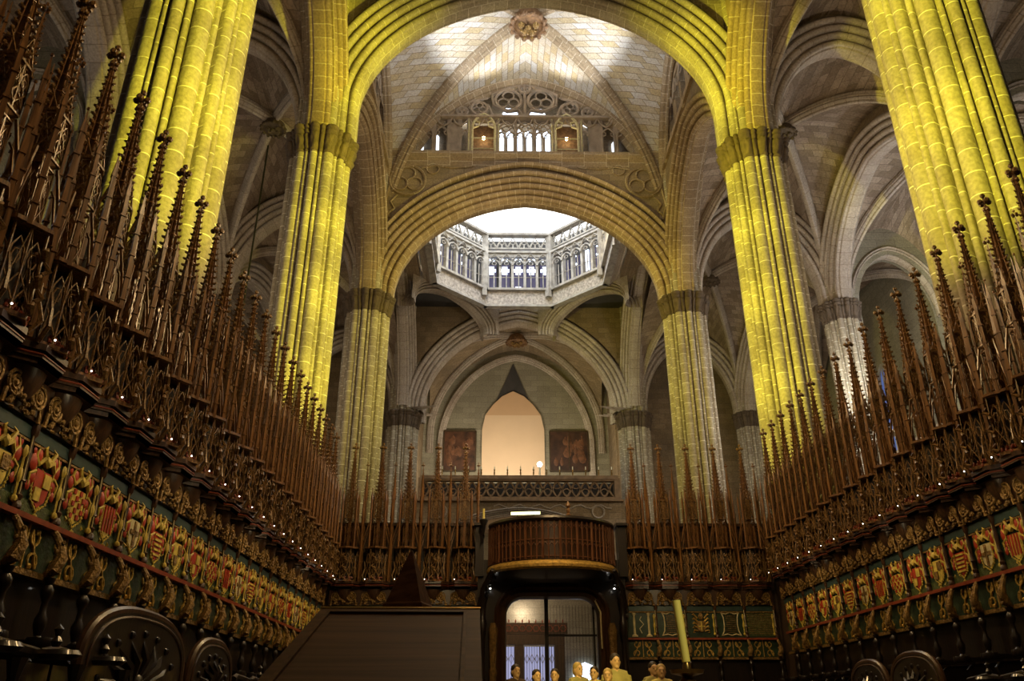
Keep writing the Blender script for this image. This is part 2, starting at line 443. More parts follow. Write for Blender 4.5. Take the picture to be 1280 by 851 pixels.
# hood moulding on arch 3
m = MB(); sweep(m, arch_path(7.45, 18.4, 18.4, 6.75), [(0, -.7), (.0, -.95), (.12, -1.02), (.2, -.9), (.2, -.6)], (0, 33, 0), 0); trim(m, 'arch')
# formeret arches over walls (D2, D3)
for y, sg in ((33.0, -1), (21.9, 1)):
    m = MB(); sweep(m, arch_path(6.55, 23, 23, 8.0, .12), [(.9, .3), (-.1, .3), (-.22, .2), (-.22, .05), (-.38, .0), (-.38, -.12), (-.2, -.2), (-.2, -.32), (-.05, -.42), (.1, -.5), (.9, -.5)], (0, y+(-.1 if y > 30 else .1), 0), 0); trim(m, 'arch')
# moulded string course and parapet under the gallery
m = MB(); P = []
for x in (-7.0, 7.0):
    P.append([Vector((x, 32.35+d, z)) for d, z in ((.1, 25.2), (-.02, 25.25), (-.05, 25.55), (-.2, 25.65), (-.32, 25.78), (-.32, 25.95), (.0, 26.0), (1.5, 26.0))])
m.surf(P); trim(m, 'arch', smooth=20)

# ------------------------------------------------------------------ vaults
def vault(x0, x1, y0, y1, zs, rib, sides, mat, ribprof=PROF_RIB, n=16, ribmat='arch', skip=(), bulge=.22):
    """rib=(zst,b); sides dict key 'W','E','S','N' -> (zst,b)"""
    cx, cy = (x0+x1)/2, (y0+y1)/2
    cs = {'SW': (x0, y0), 'SE': (x1, y0), 'NW': (x0, y1), 'NE': (x1, y1)}
    mids = {'W': (x0, cy), 'E': (x1, cy), 'S': (cx, y0), 'N': (cx, y1)}
    edges = {'W': ('SW', 'NW'), 'E': ('SE', 'NE'), 'S': ('SW', 'SE'), 'N': ('NW', 'NE')}
    m = MB()
    for e, (A, B) in edges.items():
        if e in skip: continue
        zst, b = sides[e]
        for c in (A, B):
            c0 = cs[c]; P = []
            for i in range(n+1):
                k = math.cos(i/n*PI/2)
                rp = Vector((c0[0]+(cx-c0[0])*(1-k), c0[1]+(cy-c0[1])*(1-k), zk(k, rib[0], rib[1], .04)))
                ap = Vector((c0[0]+(mids[e][0]-c0[0])*(1-k), c0[1]+(mids[e][1]-c0[1])*(1-k), zk(k, zst, b, .1)))
                row = []
                for j in range(7):
                    t = j/6; q = rp.lerp(ap, t); q.z += bulge*math.sin(PI*t)*(1-k); row.append(q)
                P.append(row)
            m.surf(P)
    o = m.build('ceiling', mat); struct(o)
    for ang, d in ((math.atan2(y1-y0, x1-x0), 0), (math.atan2(y0-y1, x1-x0), 1)):
        h = math.hypot(x1-x0, y1-y0)/2
        m = MB(); sweep(m, arch_path(h, zs, rib[0], rib[1], .04), ribprof, (cx, cy, 0), ang); trim(m, ribmat)
    return cx, cy
NS = (23, 8.0)
vault(-6.9, 6.9, 22.1, 32.8, 18, (22, 8.1), {'W': (22.5, 7.2), 'E': (22.5, 7.2), 'S': NS, 'N': NS}, 'web', bulge=.35)
for s in (-1, 1):
    for i in range(0, 4):
        y0, y1 = PY[i], PY[i+1]
        xa, xb = sorted((s*7.6, s*14.2))
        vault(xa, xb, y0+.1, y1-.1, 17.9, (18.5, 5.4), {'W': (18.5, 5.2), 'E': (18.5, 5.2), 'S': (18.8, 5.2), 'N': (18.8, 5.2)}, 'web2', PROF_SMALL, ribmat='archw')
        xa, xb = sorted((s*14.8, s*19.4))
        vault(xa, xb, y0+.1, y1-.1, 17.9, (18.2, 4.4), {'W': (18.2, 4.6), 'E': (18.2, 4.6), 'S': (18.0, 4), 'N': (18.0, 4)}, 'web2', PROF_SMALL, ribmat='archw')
for s in (-1, 1):
    m = MB(); sweep(m, arch_path(5.3, 18.3, 22.5, 7.0, .1), [(.6, .3), (-.1, .3), (-.2, .2), (-.2, .1), (-.34, .05), (-.34, -.05), (-.2, -.1), (-.2, -.2), (-.1, -.3), (.6, -.3)], (s*6.85, 27.45, 0), PI/2); trim(m, 'arch')
# bosses
def boss(x, y, z, r, label, mat='boss'):
    t = thing('vault_boss', label, 'boss', (x, y, z))
    m = MB(); m.lathe([(r*.5, .9*r), (r*.9, .55*r), (r*1.02, .2*r), (r, 0), (r*.88, -.06*r), (r*.84, .05*r), (.001, .08*r)], n=32); m.build('disc', mat, t)
    m = MB()
    for k in range(14):
        a = 2*PI*k/14; m.blob((r*1.0*math.cos(a), r*1.0*math.sin(a), .02*r), r*.16, 6)
    m.build('leaf_rim', mat, t)
    m = MB(); q = random.Random(3)
    for dx, dy, h in ((0, .1, .6), (-.42, -.12, .45), (.42, -.12, .45), (-.2, .4, .3), (.22, .42, .3)):
        m.blob((dx*r, dy*r, -.05*r), r*.2, 8, (.8, 1.5, .6)); m.blob((dx*r, (dy+.32)*r, -.1*r), r*.1, 8)
        m.blob((dx*r-.12*r, (dy-.1)*r, -.1*r), r*.08, 6, (1, 2, 1)); m.blob((dx*r+.12*r, (dy-.1)*r, -.1*r), r*.08, 6, (1, 2, 1))
    m.build('relief_figures', mat if mat != 'boss' else 'oldgold', t)
    return t
boss(0, 27.45, 29.42, .8, 'round carved and gilded boss hanging at the crown of the main vault')
for s in (-1, 1):
    for i in range(1, 4):
        boss(s*10.9, (PY[i]+PY[i+1])/2, 23.35, .5, 'small carved stone boss in the %s aisle vault, %s bay from the choir' % ('left' if s < 0 else 'right', ORD[i-1]), 'capital')

# ------------------------------------------------------------------ side arcades, aisle arches, outer walls
for s in (-1, 1):
    for i in range(0, 4):
        y0, y1 = PY[i], PY[i+1]; cy = (y0+y1)/2; h = (y1-y0)/2
        # nave arcade on x=7.25
        b = 5.0 if i < 3 else 6.4
        path = arch_path(h-1.0, 18.2, 18.2, b, .15)
        m = MB(); sweep(m, path, PROF_AISLE, (s*7.25, cy, 0), PI/2); trim(m, 'arch' if i < 3 else 'archw')
        pe = arch_path(h-.05, 18.2, 18.2, b+.95, .15)
        m = MB(); wall_arch(m, (s*7.25, cy, 0), PI/2, pe, -h, h, 25.0, -.45, .9); struct(m.build('wall_left' if s < 0 else 'wall_right', 'wall'))
        # outer aisle arch x=14.5
        path = arch_path(h-.85, 18.0, 18.0, 4.0, .12)
        m = MB(); sweep(m, path, PROF_AISLE, (s*14.5, cy, 0), PI/2); trim(m, 'archw')
        pe = arch_path(h-.02, 18.0, 18.0, 4.9, .12)
        m = MB(); wall_arch(m, (s*14.5, cy, 0), PI/2, pe, -h, h, 25.5, -.4, .8); struct(m.build('wall_left' if s < 0 else 'wall_right', 'wall'))
        # tribune floor + chapel wall below
        m = MB(); m.box(s*17, cy, 9.6, 5.2, 2*h, .5); m.box(s*14.5, cy, 9.9, .7, 2*h, .35); m.box(s*14.5, cy, 11.0, .3, 2*h-1, .12)
        for k in range(12): m.box(s*14.5, y0+1.2+(2*h-2.4)*k/11, 10.5, .12, .12, 1.0)
        trim(m, 'tracery', smooth=20)
        path = arch_path(h-.95, 5.2, 5.2, 3.6, .2)
        m = MB(); wall_arch(m, (s*14.5, cy, 0), PI/2, path, -h, h, 9.4, -.3, .6, 0); struct(m.build('wall_left' if s < 0 else 'wall_right', 'wall'))
        m = MB(); sweep(m, path, [(q[0]*.5, q[1]*.6) for q in PROF_AISLE], (s*14.5, cy, 0), PI/2); trim(m, 'archw')
        # transverse arches across the aisle
    for y in PY:
        path = arch_path(2.75, 17.9, 18.2, 4.4, .1)
        m = MB(); sweep(m, path, PROF_AISLE, (s*10.9, y, 0), 0); trim(m, 'archw')
        pe = arch_path(3.6, 17.9, 18.2, 5.2, .1)
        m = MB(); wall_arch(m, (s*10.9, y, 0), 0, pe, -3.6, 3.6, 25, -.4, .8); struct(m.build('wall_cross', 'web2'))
        # chapel division walls
        path = arch_path(1.9, 17.6, 17.6, 3.0, .1)
        m = MB(); wall_arch(m, (s*17.2, y, 0), 0, path, -2.5, 2.5, 23, -.35, .7, 9.8); struct(m.build('wall_cross', 'wallg'))
        m = MB(); sweep(m, path, [(q[0]*.4, q[1]*.6) for q in PROF_AISLE], (s*17.2, y, 0), 0); trim(m, 'archw')
        m = MB(); m.box(s*17.2, y, 4.7, 5, .6, 9.4); struct(m.build('wall_cross', 'wallg', smooth=0))
    # outer wall
    m = MB(); m.quad3([(s*19.6, -4, 0), (s*19.6, 58, 0), (s*19.6, 58, 26), (s*19.6, -4, 26)]); struct(m.build('wall_left' if s < 0 else 'wall_right', 'wallg', smooth=0))
    # tall lancet windows in the tribune wall
    for i in range(0, 4):
        cy = (PY[i]+PY[i+1])/2
        pts = [(-.55, 12)]+[(-.55*math.cos(a*PI/12), 16.4+1.5*math.sin(a*PI/12)) for a in range(0, 13)]+[(.55, 12)]
        for dy in (-.75, .75):
            m = MB(); m.poly(pts, (s*19.5, cy+dy, 0), (0, 1, 0), (0, 0, 1), -.06*s); w = win(m, 'blueglass', smooth=0)
            g = MB(); g.tube([(s*19.4, cy+dy+x, z) for x, z in pts]+[(s*19.4, cy+dy+pts[0][0], 12)], .11, 6); g.tube([(s*19.4, cy+dy, 12), (s*19.4, cy+dy, 17.8)], .05)
            for z in (13, 14, 15, 16): g.tube([(s*19.4, cy+dy-.55, z), (s*19.4, cy+dy+.55, z)], .03)
            g.build('window_frame', 'trac_pale', w)
    # triforium: wall above the arcade, pierced with traceried openings
    for i in (2,):
        y0, y1 = PY[i], PY[i+1]; cy = (y0+y1)/2; X = s*7.25
        m = MB(); m.box(X, cy, 25.1, 1.2, y1-y0, .3); m.box(X, cy, 28.35, .6, y1-y0, .3)
        for k in range(9):
            yy = y0+.6+(y1-y0-1.2)*k/8; m.box(X, yy, 26.7, .5, .28 if k % 2 else .6, 3.1)
        m.box(X+s*.05, cy, 29.9, .5, y1-y0, 2.9)
        struct(m.build('wall_left' if s < 0 else 'wall_right', 'arch', smooth=0))
        m = MB()
        for k in range(8):
            ya = y0+.6+(y1-y0-1.2)*(k+.5)/8
            q = arch_path(.5, 27.3, 27.3, .8, .4, 10); m.tube([(X-s*.3, ya+x, z) for x, z in q], .07, 6)
            m.tube([(X-s*.3, ya+.25*math.cos(t*PI/6), 27.7+.25*math.sin(t*PI/6)) for t in range(13)], .04, 5)
        trim(m, 'tracery')
        m = MB(); m.box(s*8.9, cy, 27, .3, y1-y0, 5); struct(m.build('wall_left' if s < 0 else 'wall_right', 'wall', smooth=0))
        for k in (1, 4, 6):
            m = MB(); m.box(s*8.72, y0+.6+(y1-y0-1.2)*(k+.5)/8, 26.9, .06, .5, 1.8); win(m, 'daywin' if k != 6 else 'blueglass', smooth=0)
        m = MB(); m.box(s*8.1, cy, 29.4, 2.2, y1-y0, .3); m.box(s*8.1, cy, 24.9, 2.2, y1-y0, .3); struct(m.build('ceiling', 'wall', smooth=0))

# floor
m = MB(); m.quad3([(-20, -6, 0), (20, -6, 0), (20, 60, 0), (-20, 60, 0)]); struct(m.build('floor', 'floor', smooth=0))

# ------------------------------------------------------------------ gallery over arch 3
YG = 32.75
def lancet(mb, cx, y, z0, zs, hw, r=.05, cusps=True, M4=None):
    P = [(cx-hw, y, z0)]+[(cx+x, y, z) for x, z in arch_path(hw, zs, zs, hw*1.5, .3, 10)]+[(cx+hw, y, z0)]
    mb.tube(P, r, 5)
    if cusps:
        for sx in (-1, 1):
            mb.tube([(cx+sx*hw, y, zs-.05), (cx+sx*hw*.45, y, zs+hw*.15), (cx+sx*hw*.35, y, zs+hw*.55), (cx+sx*hw*.75, y, zs+hw*.75)], r*.7, 4)
def ring(mb, cx, y, cz, r, tr, n=20):
    mb.tube([(cx+r*math.cos(2*PI*k/n), y, cz+r*math.sin(2*PI*k/n)) for k in range(n+1)], tr, 5)
gt = MB()
for x in (-6.05, -5.5, -4.6, -3.85, -3.3, -2.85, -1.42, -.48, .48, 1.42, 2.85, 3.3, 3.85, 4.6, 5.5, 6.05):
    top = min(28.4, zk(x/6.55, 23, 8, .12)-.2)
    gt.box(x, YG, (26+top)/2, .14 if abs(x) < 2 else .2, .3, top-26)
for x in (-3.55, 3.55): gt.box(x, YG+.05, 27.1, .45, .3, 2.2)
for cx, hw in [(-5.05, .38), (-4.22, .33), (4.22, .33), (5.05, .38), (-3.05, .2), (3.05, .2)]: lancet(gt, cx, YG-.12, 26, 27.4, hw, .055)
for k in range(6): lancet(gt, -1.19+.475*k, YG-.05, 26, 27.3, .21, .035)
for k in range(3): lancet(gt, -.95+.95*k, YG-.12, 26, 27.55, .45, .055)
for k in range(3): ring(gt, -.95+.95*k, YG-.05, 27.85, .17, .035)
gt.box(0, YG-.05, 28.5, 8.4, .45, .16); gt.box(0, YG-.1, 28.4, 8.5, .55, .06)
for x in [-4.1+.82*k for k in range(11)]:     # small shields/brackets under the rail
    gt.tube([(x-.38, YG-.2, 28.38), (x-.25, YG-.24, 28.05), (x, YG-.2, 27.9), (x+.25, YG-.24, 28.05), (x+.38, YG-.2, 28.38)], .05, 5)
# rose tracery
for cx, cz, r in ((-.85, 29.75, .68), (.85, 29.75, .68), (-2.35, 29.2, .42), (2.35, 29.2, .42), (0, 30.55, .3), (-3.25, 29.0, .28), (3.25, 29.0, .28)):
    ring(gt, cx, YG, cz, r, .09)
    for k in range(3):
        a = PI/2+2*PI*k/3; ring(gt, cx+r*.45*math.cos(a), YG, cz+r*.45*math.sin(a), r*.42, .05, 12)
for s in (-1, 1):
    gt.tube([(0, YG, 28.6), (s*.3, YG, 29.1), (s*.9, YG, 29.0), (s*1.6, YG, 29.4), (s*1.7, YG, 30.1), (s*1.0, YG, 30.5), (0, YG, 30.9)], .09, 6)
    gt.tube([(s*1.6, YG, 28.6), (s*1.9, YG, 29.4), (s*2.6, YG, 29.75), (s*3.4, YG, 29.35), (s*4.2, YG, 28.6)], .08, 6)
    gt.tube([(s*1.9, YG, 29.9), (s*2.6, YG, 29.7), (s*2.9, YG, 29.2)], .06, 5)
gt.tube([(0, YG, 28.5), (0, YG, 30.9)], .08, 5)
trim(gt, 'tracery')
# turret door frames with lamp brightness put into their cream colour
for s in (-1, 1):
    t = thing('gallery_niche', 'pale traceried niche with a glowing lamp, %s end of the gallery lights' % ('left' if s < 0 else 'right'), 'niche', (s*2.1, YG-.15, 26))
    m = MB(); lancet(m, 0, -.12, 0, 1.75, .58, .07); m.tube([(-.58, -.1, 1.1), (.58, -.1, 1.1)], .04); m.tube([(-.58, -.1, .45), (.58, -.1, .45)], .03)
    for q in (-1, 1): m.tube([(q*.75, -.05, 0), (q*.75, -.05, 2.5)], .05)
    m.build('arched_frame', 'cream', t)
    m = MB(); m.blob((0, .15, 1.3), .09, 10); m.build('lamp_bulb', 'bulb', t)
    m = MB(); m.box(0, .5, 1.2, 1.15, .06, 2.3); m.build('back_panel', 'boss', t, smooth=0)
# back wall of the gallery passage with daylit lancets
m = MB(); m.box(0, 35.2, 29.6, 14, .3, 8.8); struct(m.build('wall_gallery', 'wall', smooth=0))
for x, w_, z0, z1 in ((-1.17, .34, 26.0, 27.55), (-.7, .34, 26, 27.55), (-.24, .34, 26, 27.6), (.24, .34, 26, 27.6), (.7, .34, 26, 27.55), (1.17, .34, 26, 27.55), (-5.2, .35, 26, 27.1), (-4.4, .28, 26.0, 27.3), (4.6, .3, 26, 27.0), (-1.9, .4, 26, 26.8), (2.0, .0, 26, 26.6)):
    if w_ <= 0: continue
    pts = [(-w_/2, z0), (-w_/2, z1-.2), (0, z1), (w_/2, z1-.2), (w_/2, z0)]
    m = MB(); m.poly([(a*1.07, 27.7+(b-26)*1.15) for a, b in pts], (x*1.07, 35.0, .15), (1, 0, 0), (0, 0, 1), .05); win(m, 'daywin', smooth=0)
for x in (-.75, .75):
    m = MB(); m.poly([(-.4, 0), (.45, 0), (.3, .35), (-.2, .4)], (x, 35.0, 30.75), (1, 0, 0), (0, 0, 1), .05); win(m, 'daywin', smooth=0)
m = MB(); m.box(0, 34.6, 33.6, 14, 2.4, .2); struct(m.build('ceiling', 'wall', smooth=0))
# spandrel roundels carved on wall 3
for s in (-1, 1):
    m = MB(); y = 32.3
    ring(m, s*5.75, y, 24.35, .85, .07, 28)
    for k in range(3):
        a = PI/2+2*PI*k/3; ring(m, s*5.75+.4*math.cos(a), y, 24.35+.4*math.sin(a), .36, .05, 14)
    ring(m, s*4.55, y, 25.05, .3, .04, 14); m.tube([(s*6.6, y, 24.0), (s*6.75, y, 23.0), (s*6.5, y, 22.2)], .06); m.tube([(s*6.2, y, 23.5), (s*6.5, y, 23.1), (s*6.3, y, 22.7), (s*6.6, y, 22.4)], .05)
    m.tube([(s*5.1, y, 25.1), (s*4.4, y, 25.25), (s*3.6, y, 25.1), (s*2.6, y, 25.2)], .05)
    trim(m, 'arch')

# ------------------------------------------------------------------ octagonal lantern over the crossing
OC = (0, 40.6); AP = 5.3; HF = AP*math.tan(PI/8)
lan = MB(); fr = MB(); lt = MB()
for k in range(8):
    a = PI/2+k*PI/4      # outward direction
    e = Vector((-math.sin(a), math.cos(a), 0)); o = Vector((OC[0]+AP*math.cos(a), OC[1]+AP*math.sin(a), 0)); n = Vector((math.cos(a), math.sin(a), 0))
    M4 = Matrix.Translation(o) @ Matrix.Rotation(a+PI/2, 4, 'Z')   # local x along face, local y = -n (inward is -y?) 
    inw = -1
    def B(mb, x, y, z, sx, sy, sz): mb.box(x, y, z, sx, sy, sz, 0, M4)
    def T(mb, pts, r, n_=5): mb.tube([M4 @ Vector(p) for p in pts], r, n_)
    # local +y = inward after rotation a+90: (0,1)-> (-sin(a+90), cos(a+90)) = (-cos a, -sin a): inward
    if k not in (3, 4, 5):
        B(fr, 0, 0, 25.0, 2*HF, .3, 1.1); B(lan, 0, .1, 24.45, 2*HF+.1, .4, .14)
    B(lan, 0, .12, 25.62, 2*HF+.1, .5, .16)
    for x in [-HF+.2+(2*HF-.4)*q/5 for q in range(6)]:
        B(lan, x, 0, 27.25, .17, .3, 3.1)
    B(lan, 0, .1, 29.25, 2*HF+.1, .5, .18); B(lan, 0, .05, 29.0, 2*HF, .3, .3)
    for q in range(5):
        x = -HF+.2+(2*HF-.4)*(q+.5)/5; w_ = (2*HF-.4)/10
        for P in [[(x-w_, .2, 28.0)]+[(x+xx, .2, z) for xx, z in arch_path(w_, 28.0, 28.0, .55, .3, 8)]]: T(lt, P, .07)
        T(lt, [(x-w_*1.0, .25, 28.5), (x, .28, 29.1), (x+w_, .25, 28.5)], .05)
        T(lt, [(x+.14*math.cos(t*PI/4), .2, 28.15+.14*math.sin(t*PI/4)) for t in range(9)], .035)
        T(lt, [(x, .05, 25.7), (x, .05, 27.9)], .04); T(lt, [(x-w_, .05, 26.9), (x+w_, .05, 26.9)], .035)
    # upper parapet of triangles
    B(lan, 0, 0.15, 31.05, 2*HF+.15, .45, .22); B(lan, 0, .0, 29.75, 2*HF, .3, .12)
    q = 6; ww = 2*HF/q
    for j in range(q):
        x = -HF+ww*j
        T(lt, [(x, .1, 29.8), (x+ww/2, .1, 30.9), (x+ww, .1, 29.8)], .08); T(lt, [(x+ww/2, .1, 29.8), (x+ww/2, .1, 30.2)], .05)
        T(lt, [(x+ww/2+.15*math.cos(t*PI/4), .1, 30.3+.15*math.sin(t*PI/4)) for t in range(9)], .04)
    # corner piers
    B(lan, HF, .12, 28.3, .42, .5, 5.5); B(lan, HF, .3, 27.4, .2, .3, 3.6)
    if k not in (3, 4, 5): B(lan, HF, .42, 25.4, .3, .3, .7)
def squash(mb, z0=25.65, k=.757):
    mb.v = [(x, y, z0+(z-z0)*k if z > z0 else z) for x, y, z in mb.v]
squash(lan); squash(lt)
lo = trim(lan, 'trac_pale', smooth=0); trim(lt, 'trac_pale'); trim(fr, 'frieze_st', smooth=0)
# outer ring wall with windows and dark bays
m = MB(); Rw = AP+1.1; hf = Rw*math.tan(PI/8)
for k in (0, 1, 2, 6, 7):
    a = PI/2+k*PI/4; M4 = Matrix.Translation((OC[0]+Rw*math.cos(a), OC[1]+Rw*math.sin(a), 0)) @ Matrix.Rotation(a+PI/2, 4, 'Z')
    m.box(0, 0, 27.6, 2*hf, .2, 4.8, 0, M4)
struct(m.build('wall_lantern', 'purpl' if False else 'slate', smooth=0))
for k in (0, 1, 7, 2, 6):
    a = PI/2+k*PI/4; M4 = Matrix.Translation((OC[0]+(Rw-.16)*math.cos(a), OC[1]+(Rw-.16)*math.sin(a), 0)) @ Matrix.Rotation(a+PI/2, 4, 'Z')
    m = MB(); g = MB()
    for j in range(5):
        x = -HF+.2+(2*HF-.4)*(j+.5)/5
        x *= 1.12
        g.box(x, 0, 27.5, .68, .04, 2.6, 0, M4)
        if k == 0:
            m.box(x, .04, 28.2, .34, .04, .8, 0, M4); m.box(x, .04, 28.2, .6, .04, .3, 0, M4)
            m.blob(M4 @ Vector((x-.14, .06, 29.25)), .11, 6); m.blob(M4 @ Vector((x+.14, .06, 29.25)), .11, 6)
            if j in (0, 2, 4): m.box(x, .04, 26.35, .35, .04, .14 if j != 2 else .5, 0, M4)
        elif (k == 7 and j in (0, 2)) or (k == 6): m.box(x, .04, 27.9, .4, .04, 2.0, 0, M4)
        elif j % 2: m.blob(M4 @ Vector((x, .06, 28.0)), .1, 6); m.blob(M4 @ Vector((x, .06, 28.8)), .07, 6)
    squash(g, 25.9); squash(m, 25.9); win(g, 'purple', smooth=0); win(m, 'daywin', smooth=0)
# bright translucent lantern roof
m = MB(); m.lathe([(AP/math.cos(PI/8)+1.2, 29.9), (AP*.9, 31.5), (AP*.4, 32.7), (.01, 33.1)], (OC[0], OC[1], 0), 8, PI/8, 2*PI+PI/8); win(m, 'skylight', smooth=0)
# squinches at the corners: diagonal arches and drum masonry
for sx in (-1, 1):
    for sy in (-1, 1):
        a = math.atan2(sy, sx); e = a+PI/2
        mx, my = OC[0]+sx*(AP+.85)*math.cos(PI/4), OC[1]+sy*(AP+.85)*math.sin(PI/4)
        up = 2.1 if sy < 0 else 0
        m = MB(); sweep(m, arch_path(2.95, 23.0+up, 23.2+up, 1.5, .1, 24), [(r*.6, w*.95) for r, w in PROF_AISLE], (mx, my, 0), e); trim(m, 'archw')
        m = MB(); wall_arch(m, (mx, my, 0), e, arch_path(3.4, 23.0+up, 23.2+up, 2.05, .1, 24), -3.6, 3.6, 25.4+up*.6, -.66, 1.4); struct(m.build('wall_squinch', 'archw'))
# straight drum faces over arches at D4 / D3 sides and sides
for k in (0, 2, 6):
    a = PI/2+k*PI/4; M4 = Matrix.Translation((OC[0]+(AP+.1)*math.cos(a), OC[1]+(AP+.1)*math.sin(a), 0)) @ Matrix.Rotation(a+PI/2, 4, 'Z')
    m = MB(); m.box(0, -.2, 24.95, 2*HF+1, .4, .8, 0, M4); struct(m.build('wall_drum', 'archw', smooth=0))
# dark pocket roofs behind the squinches
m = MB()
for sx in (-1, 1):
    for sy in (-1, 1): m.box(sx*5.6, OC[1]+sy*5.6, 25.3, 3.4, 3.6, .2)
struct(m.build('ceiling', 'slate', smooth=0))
for s in (-1, 1):
    m = MB(); m.box(s*7.25, 40.5, 25.6, .8, 15, 1.2); m.box(s*6.6, 40.5, 24.95, 1.2, 4.6, .7); struct(m.build('wall_left' if s < 0 else 'wall_right', 'wall', smooth=0))
    t = thing('ball_lamp', 'bright warm spotlight on the %s rim of the octagonal lantern' % ('left' if s < 0 else 'right'), 'lamp', (s*5.35+(.3 if s > 0 else .0), 41.5, 26.0))
    m = MB(); m.blob((0, 0, .3), .22, 12); m.build('lamp_bulb', 'bulb', t); m = MB(); m.tube([(0, 0, -.8), (0, 0, .2)], .04); m.build('stem', 'iron', t)

# ------------------------------------------------------------------ west bay, facade
for s in (-1, 1):
    m = MB(); m.quad3([(s*6.6, 48, 0), (s*6.6, 55.5, 0), (s*6.6, 55.5, 27), (s*6.6, 48, 27)]); struct(m.build('wall_left' if s < 0 else 'wall_right', 'wall', smooth=0))
m = MB(); m.box(0, 55.2, 13.5, 40, .4, 27); struct(m.build('wall_facade', 'wallg', smooth=0))
for s in (-1, 1):
    m = MB(); m.box(s*13, 51, 13, 13, .4, 26); struct(m.build('wall_back', 'wall', smooth=0))
vault(-6.2, 6.2, 48.4, 55.0, 17.5, (19, 6.2), {'W': (19, 5.2), 'E': (19, 5.2), 'S': (19, 6.4), 'N': (19.0, 6.5)}, 'wall', PROF_SMALL, ribmat='archw')
m = MB(); sweep(m, arch_path(5.5, 15, 18.0, 7.0, .1), PROF_SMALL, (0, 54.9, 0), 0); trim(m, 'archw')
boss(0, 51.7, 24.6, .7, 'dark carved boss above the pale pointed panel of the far wall', 'boss')
# blocked west window: pale boards with slate flashing
t = thing('window_boarding', 'tall pale pointed boarding covering the window between two dark paintings', 'panel', (-.2, 54.9, 15.9))
pts = [(-2.22, 0), (-2.22, 3.3), (-2.0, 4.4), (-1.45, 5.2), (-.8, 5.85), (0, 6.25), (.8, 5.85), (1.45, 5.2), (2.0, 4.4), (2.22, 3.3), (2.22, 0)]
lo = [p for p in pts if p[1] <= 4.4]
m = MB(); m.poly([(-2.22, 0), (-2.22, 3.3), (-2.0, 4.4), (2.0, 4.4), (2.22, 3.3), (2.22, 0)][::-1], (0, 0, 0), (1, 0, 0), (0, 0, 1), .12); m.build('lower_board', 'board', t, smooth=0)
m = MB(); m.poly([p for p in pts if p[1] >= 4.4][::-1], (0, 0, 0), (1, 0, 0), (0, 0, 1), .12); m.build('upper_board', 'boardtop', t, smooth=0)
m = MB(); m.poly([(-1.5, 4.9), (-.55, 7.1), (0, 8.5), (.55, 7.1), (1.4, 5.0), (.8, 5.0), (0, 5.4), (-.8, 5.0)][::-1], (0, .06, 0), (1, 0, 0), (0, 0, 1), .05); m.build('flashing', 'slate', t, smooth=0)
for (x0, x1, z0, z1, mt, lb, seed) in ((-5.1, -2.85, 16.2, 19.1, 'paint1', 'dark reddish old painting hanging left of the pale pointed boarding', 1), (2.4, 5.1, 16.2, 19.1, 'paint2', 'dark brown old painting hanging right of the pale pointed boarding', 2)):
    t = thing('painting', lb, 'painting', ((x0+x1)/2, 54.85, z0)); W_, H_ = x1-x0, z1-z0
    m = MB(); m.box(0, 0, H_/2, W_, .1, H_); m.build('canvas', mt, t, smooth=0)
    m = MB(); m.box(-W_/2, -.04, H_/2, .1, .16, H_); m.box(W_/2, -.04, H_/2, .1, .16, H_); m.box(0, -.04, 0, W_, .16, .1); m.box(0, -.04, H_, W_, .16, .1)
    if seed == 2: m.box(0, -.04, H_/2, .06, .12, H_)
    m.build('picture_frame', 'frame', t, smooth=0)
    m = MB(); q = random.Random(seed)
    for k in range(18):
        x = (q.random()-.5)*W_*.75; z = H_*(.2+.6*q.random())
        m.blob((x, -.06, z), .10+.08*q.random(), 8, (.9+q.random(), .1, 2.0)); m.blob((x, -.07, z+.30), .06, 8, (1, .3, 1.2))
    m.build('painted_figures', 'figp', t)
# organ gallery with pierced balustrade
t = thing('gallery_balustrade', 'long pierced stone gallery balustrade with wavy tracery under the pale boarding', 'balustrade', (0, 47, 12.3))
m = MB(); m.box(0, 0, 1.28, 11.7, .5, .22); m.box(0, 0, 1.12, 11.5, .35, .1); m.box(0, 0, 0, 11.9, .6, .2); m.box(0, -.1, -.14, 12.2, .8, .1)
for k in range(2): m.box((-5.8, 5.8)[k], 0, .6, .35, .45, 1.3)
m.build('rails', 'railwood', t, smooth=0)
m = MB(); n_ = 10; ww = 11.2/n_
for j in range(n_):
    x0 = -5.6+ww*j
    m.tube([(x0+ww*q/10, 0, .6+.42*math.cos(2*PI*q/10)) for q in range(11)], .07, 5)
    m.tube([(x0+ww*q/10, 0, .6-.42*math.cos(2*PI*q/10)) for q in range(11)], .07, 5)
    m.tube([(x0+ww/2+.2*math.cos(q*PI/5), 0, .45+.2*math.sin(q*PI/5)) for q in range(11)], .04, 4)
    m.tube([(x0+.2*math.cos(q*PI/5), 0, .85+.2*math.sin(q*PI/5)) for q in range(11)], .04, 4)
m.build('wavy_tracery', 'railwood', t)
m = MB(); m.box(0, .5, .6, 11.3, .05, 1.0); m.build('back_panel', 'slate', t, smooth=0)
m = MB(); m.box(0, 51, 12.1, 13, 8.2, .4); struct(m.build('floor_gallery', 'wall', smooth=0))
path = arch_path(5.2, 8.5, 8.5, 2.9, .05)
m = MB(); wall_arch(m, (0, 47.1, 0), 0, path, -6.2, 6.2, 12.2, -.2, .5, 0); struct(m.build('wall_gallery', 'wall'))
m = MB(); sweep(m, path, [(q[0]*.35, q[1]*.7) for q in PROF_AISLE], (0, 47.1, 0), 0); trim(m, 'archw')
m = MB(); ring(m, 4.6, 46.85, 11.55, .35, .06); ring(m, -4.6, 46.85, 11.55, .35, .06); m.tube([(-1.5+q*.3, 46.85, 11.85+.12*math.sin(q*1.6)) for q in range(24)], .05); trim(m, 'archw')
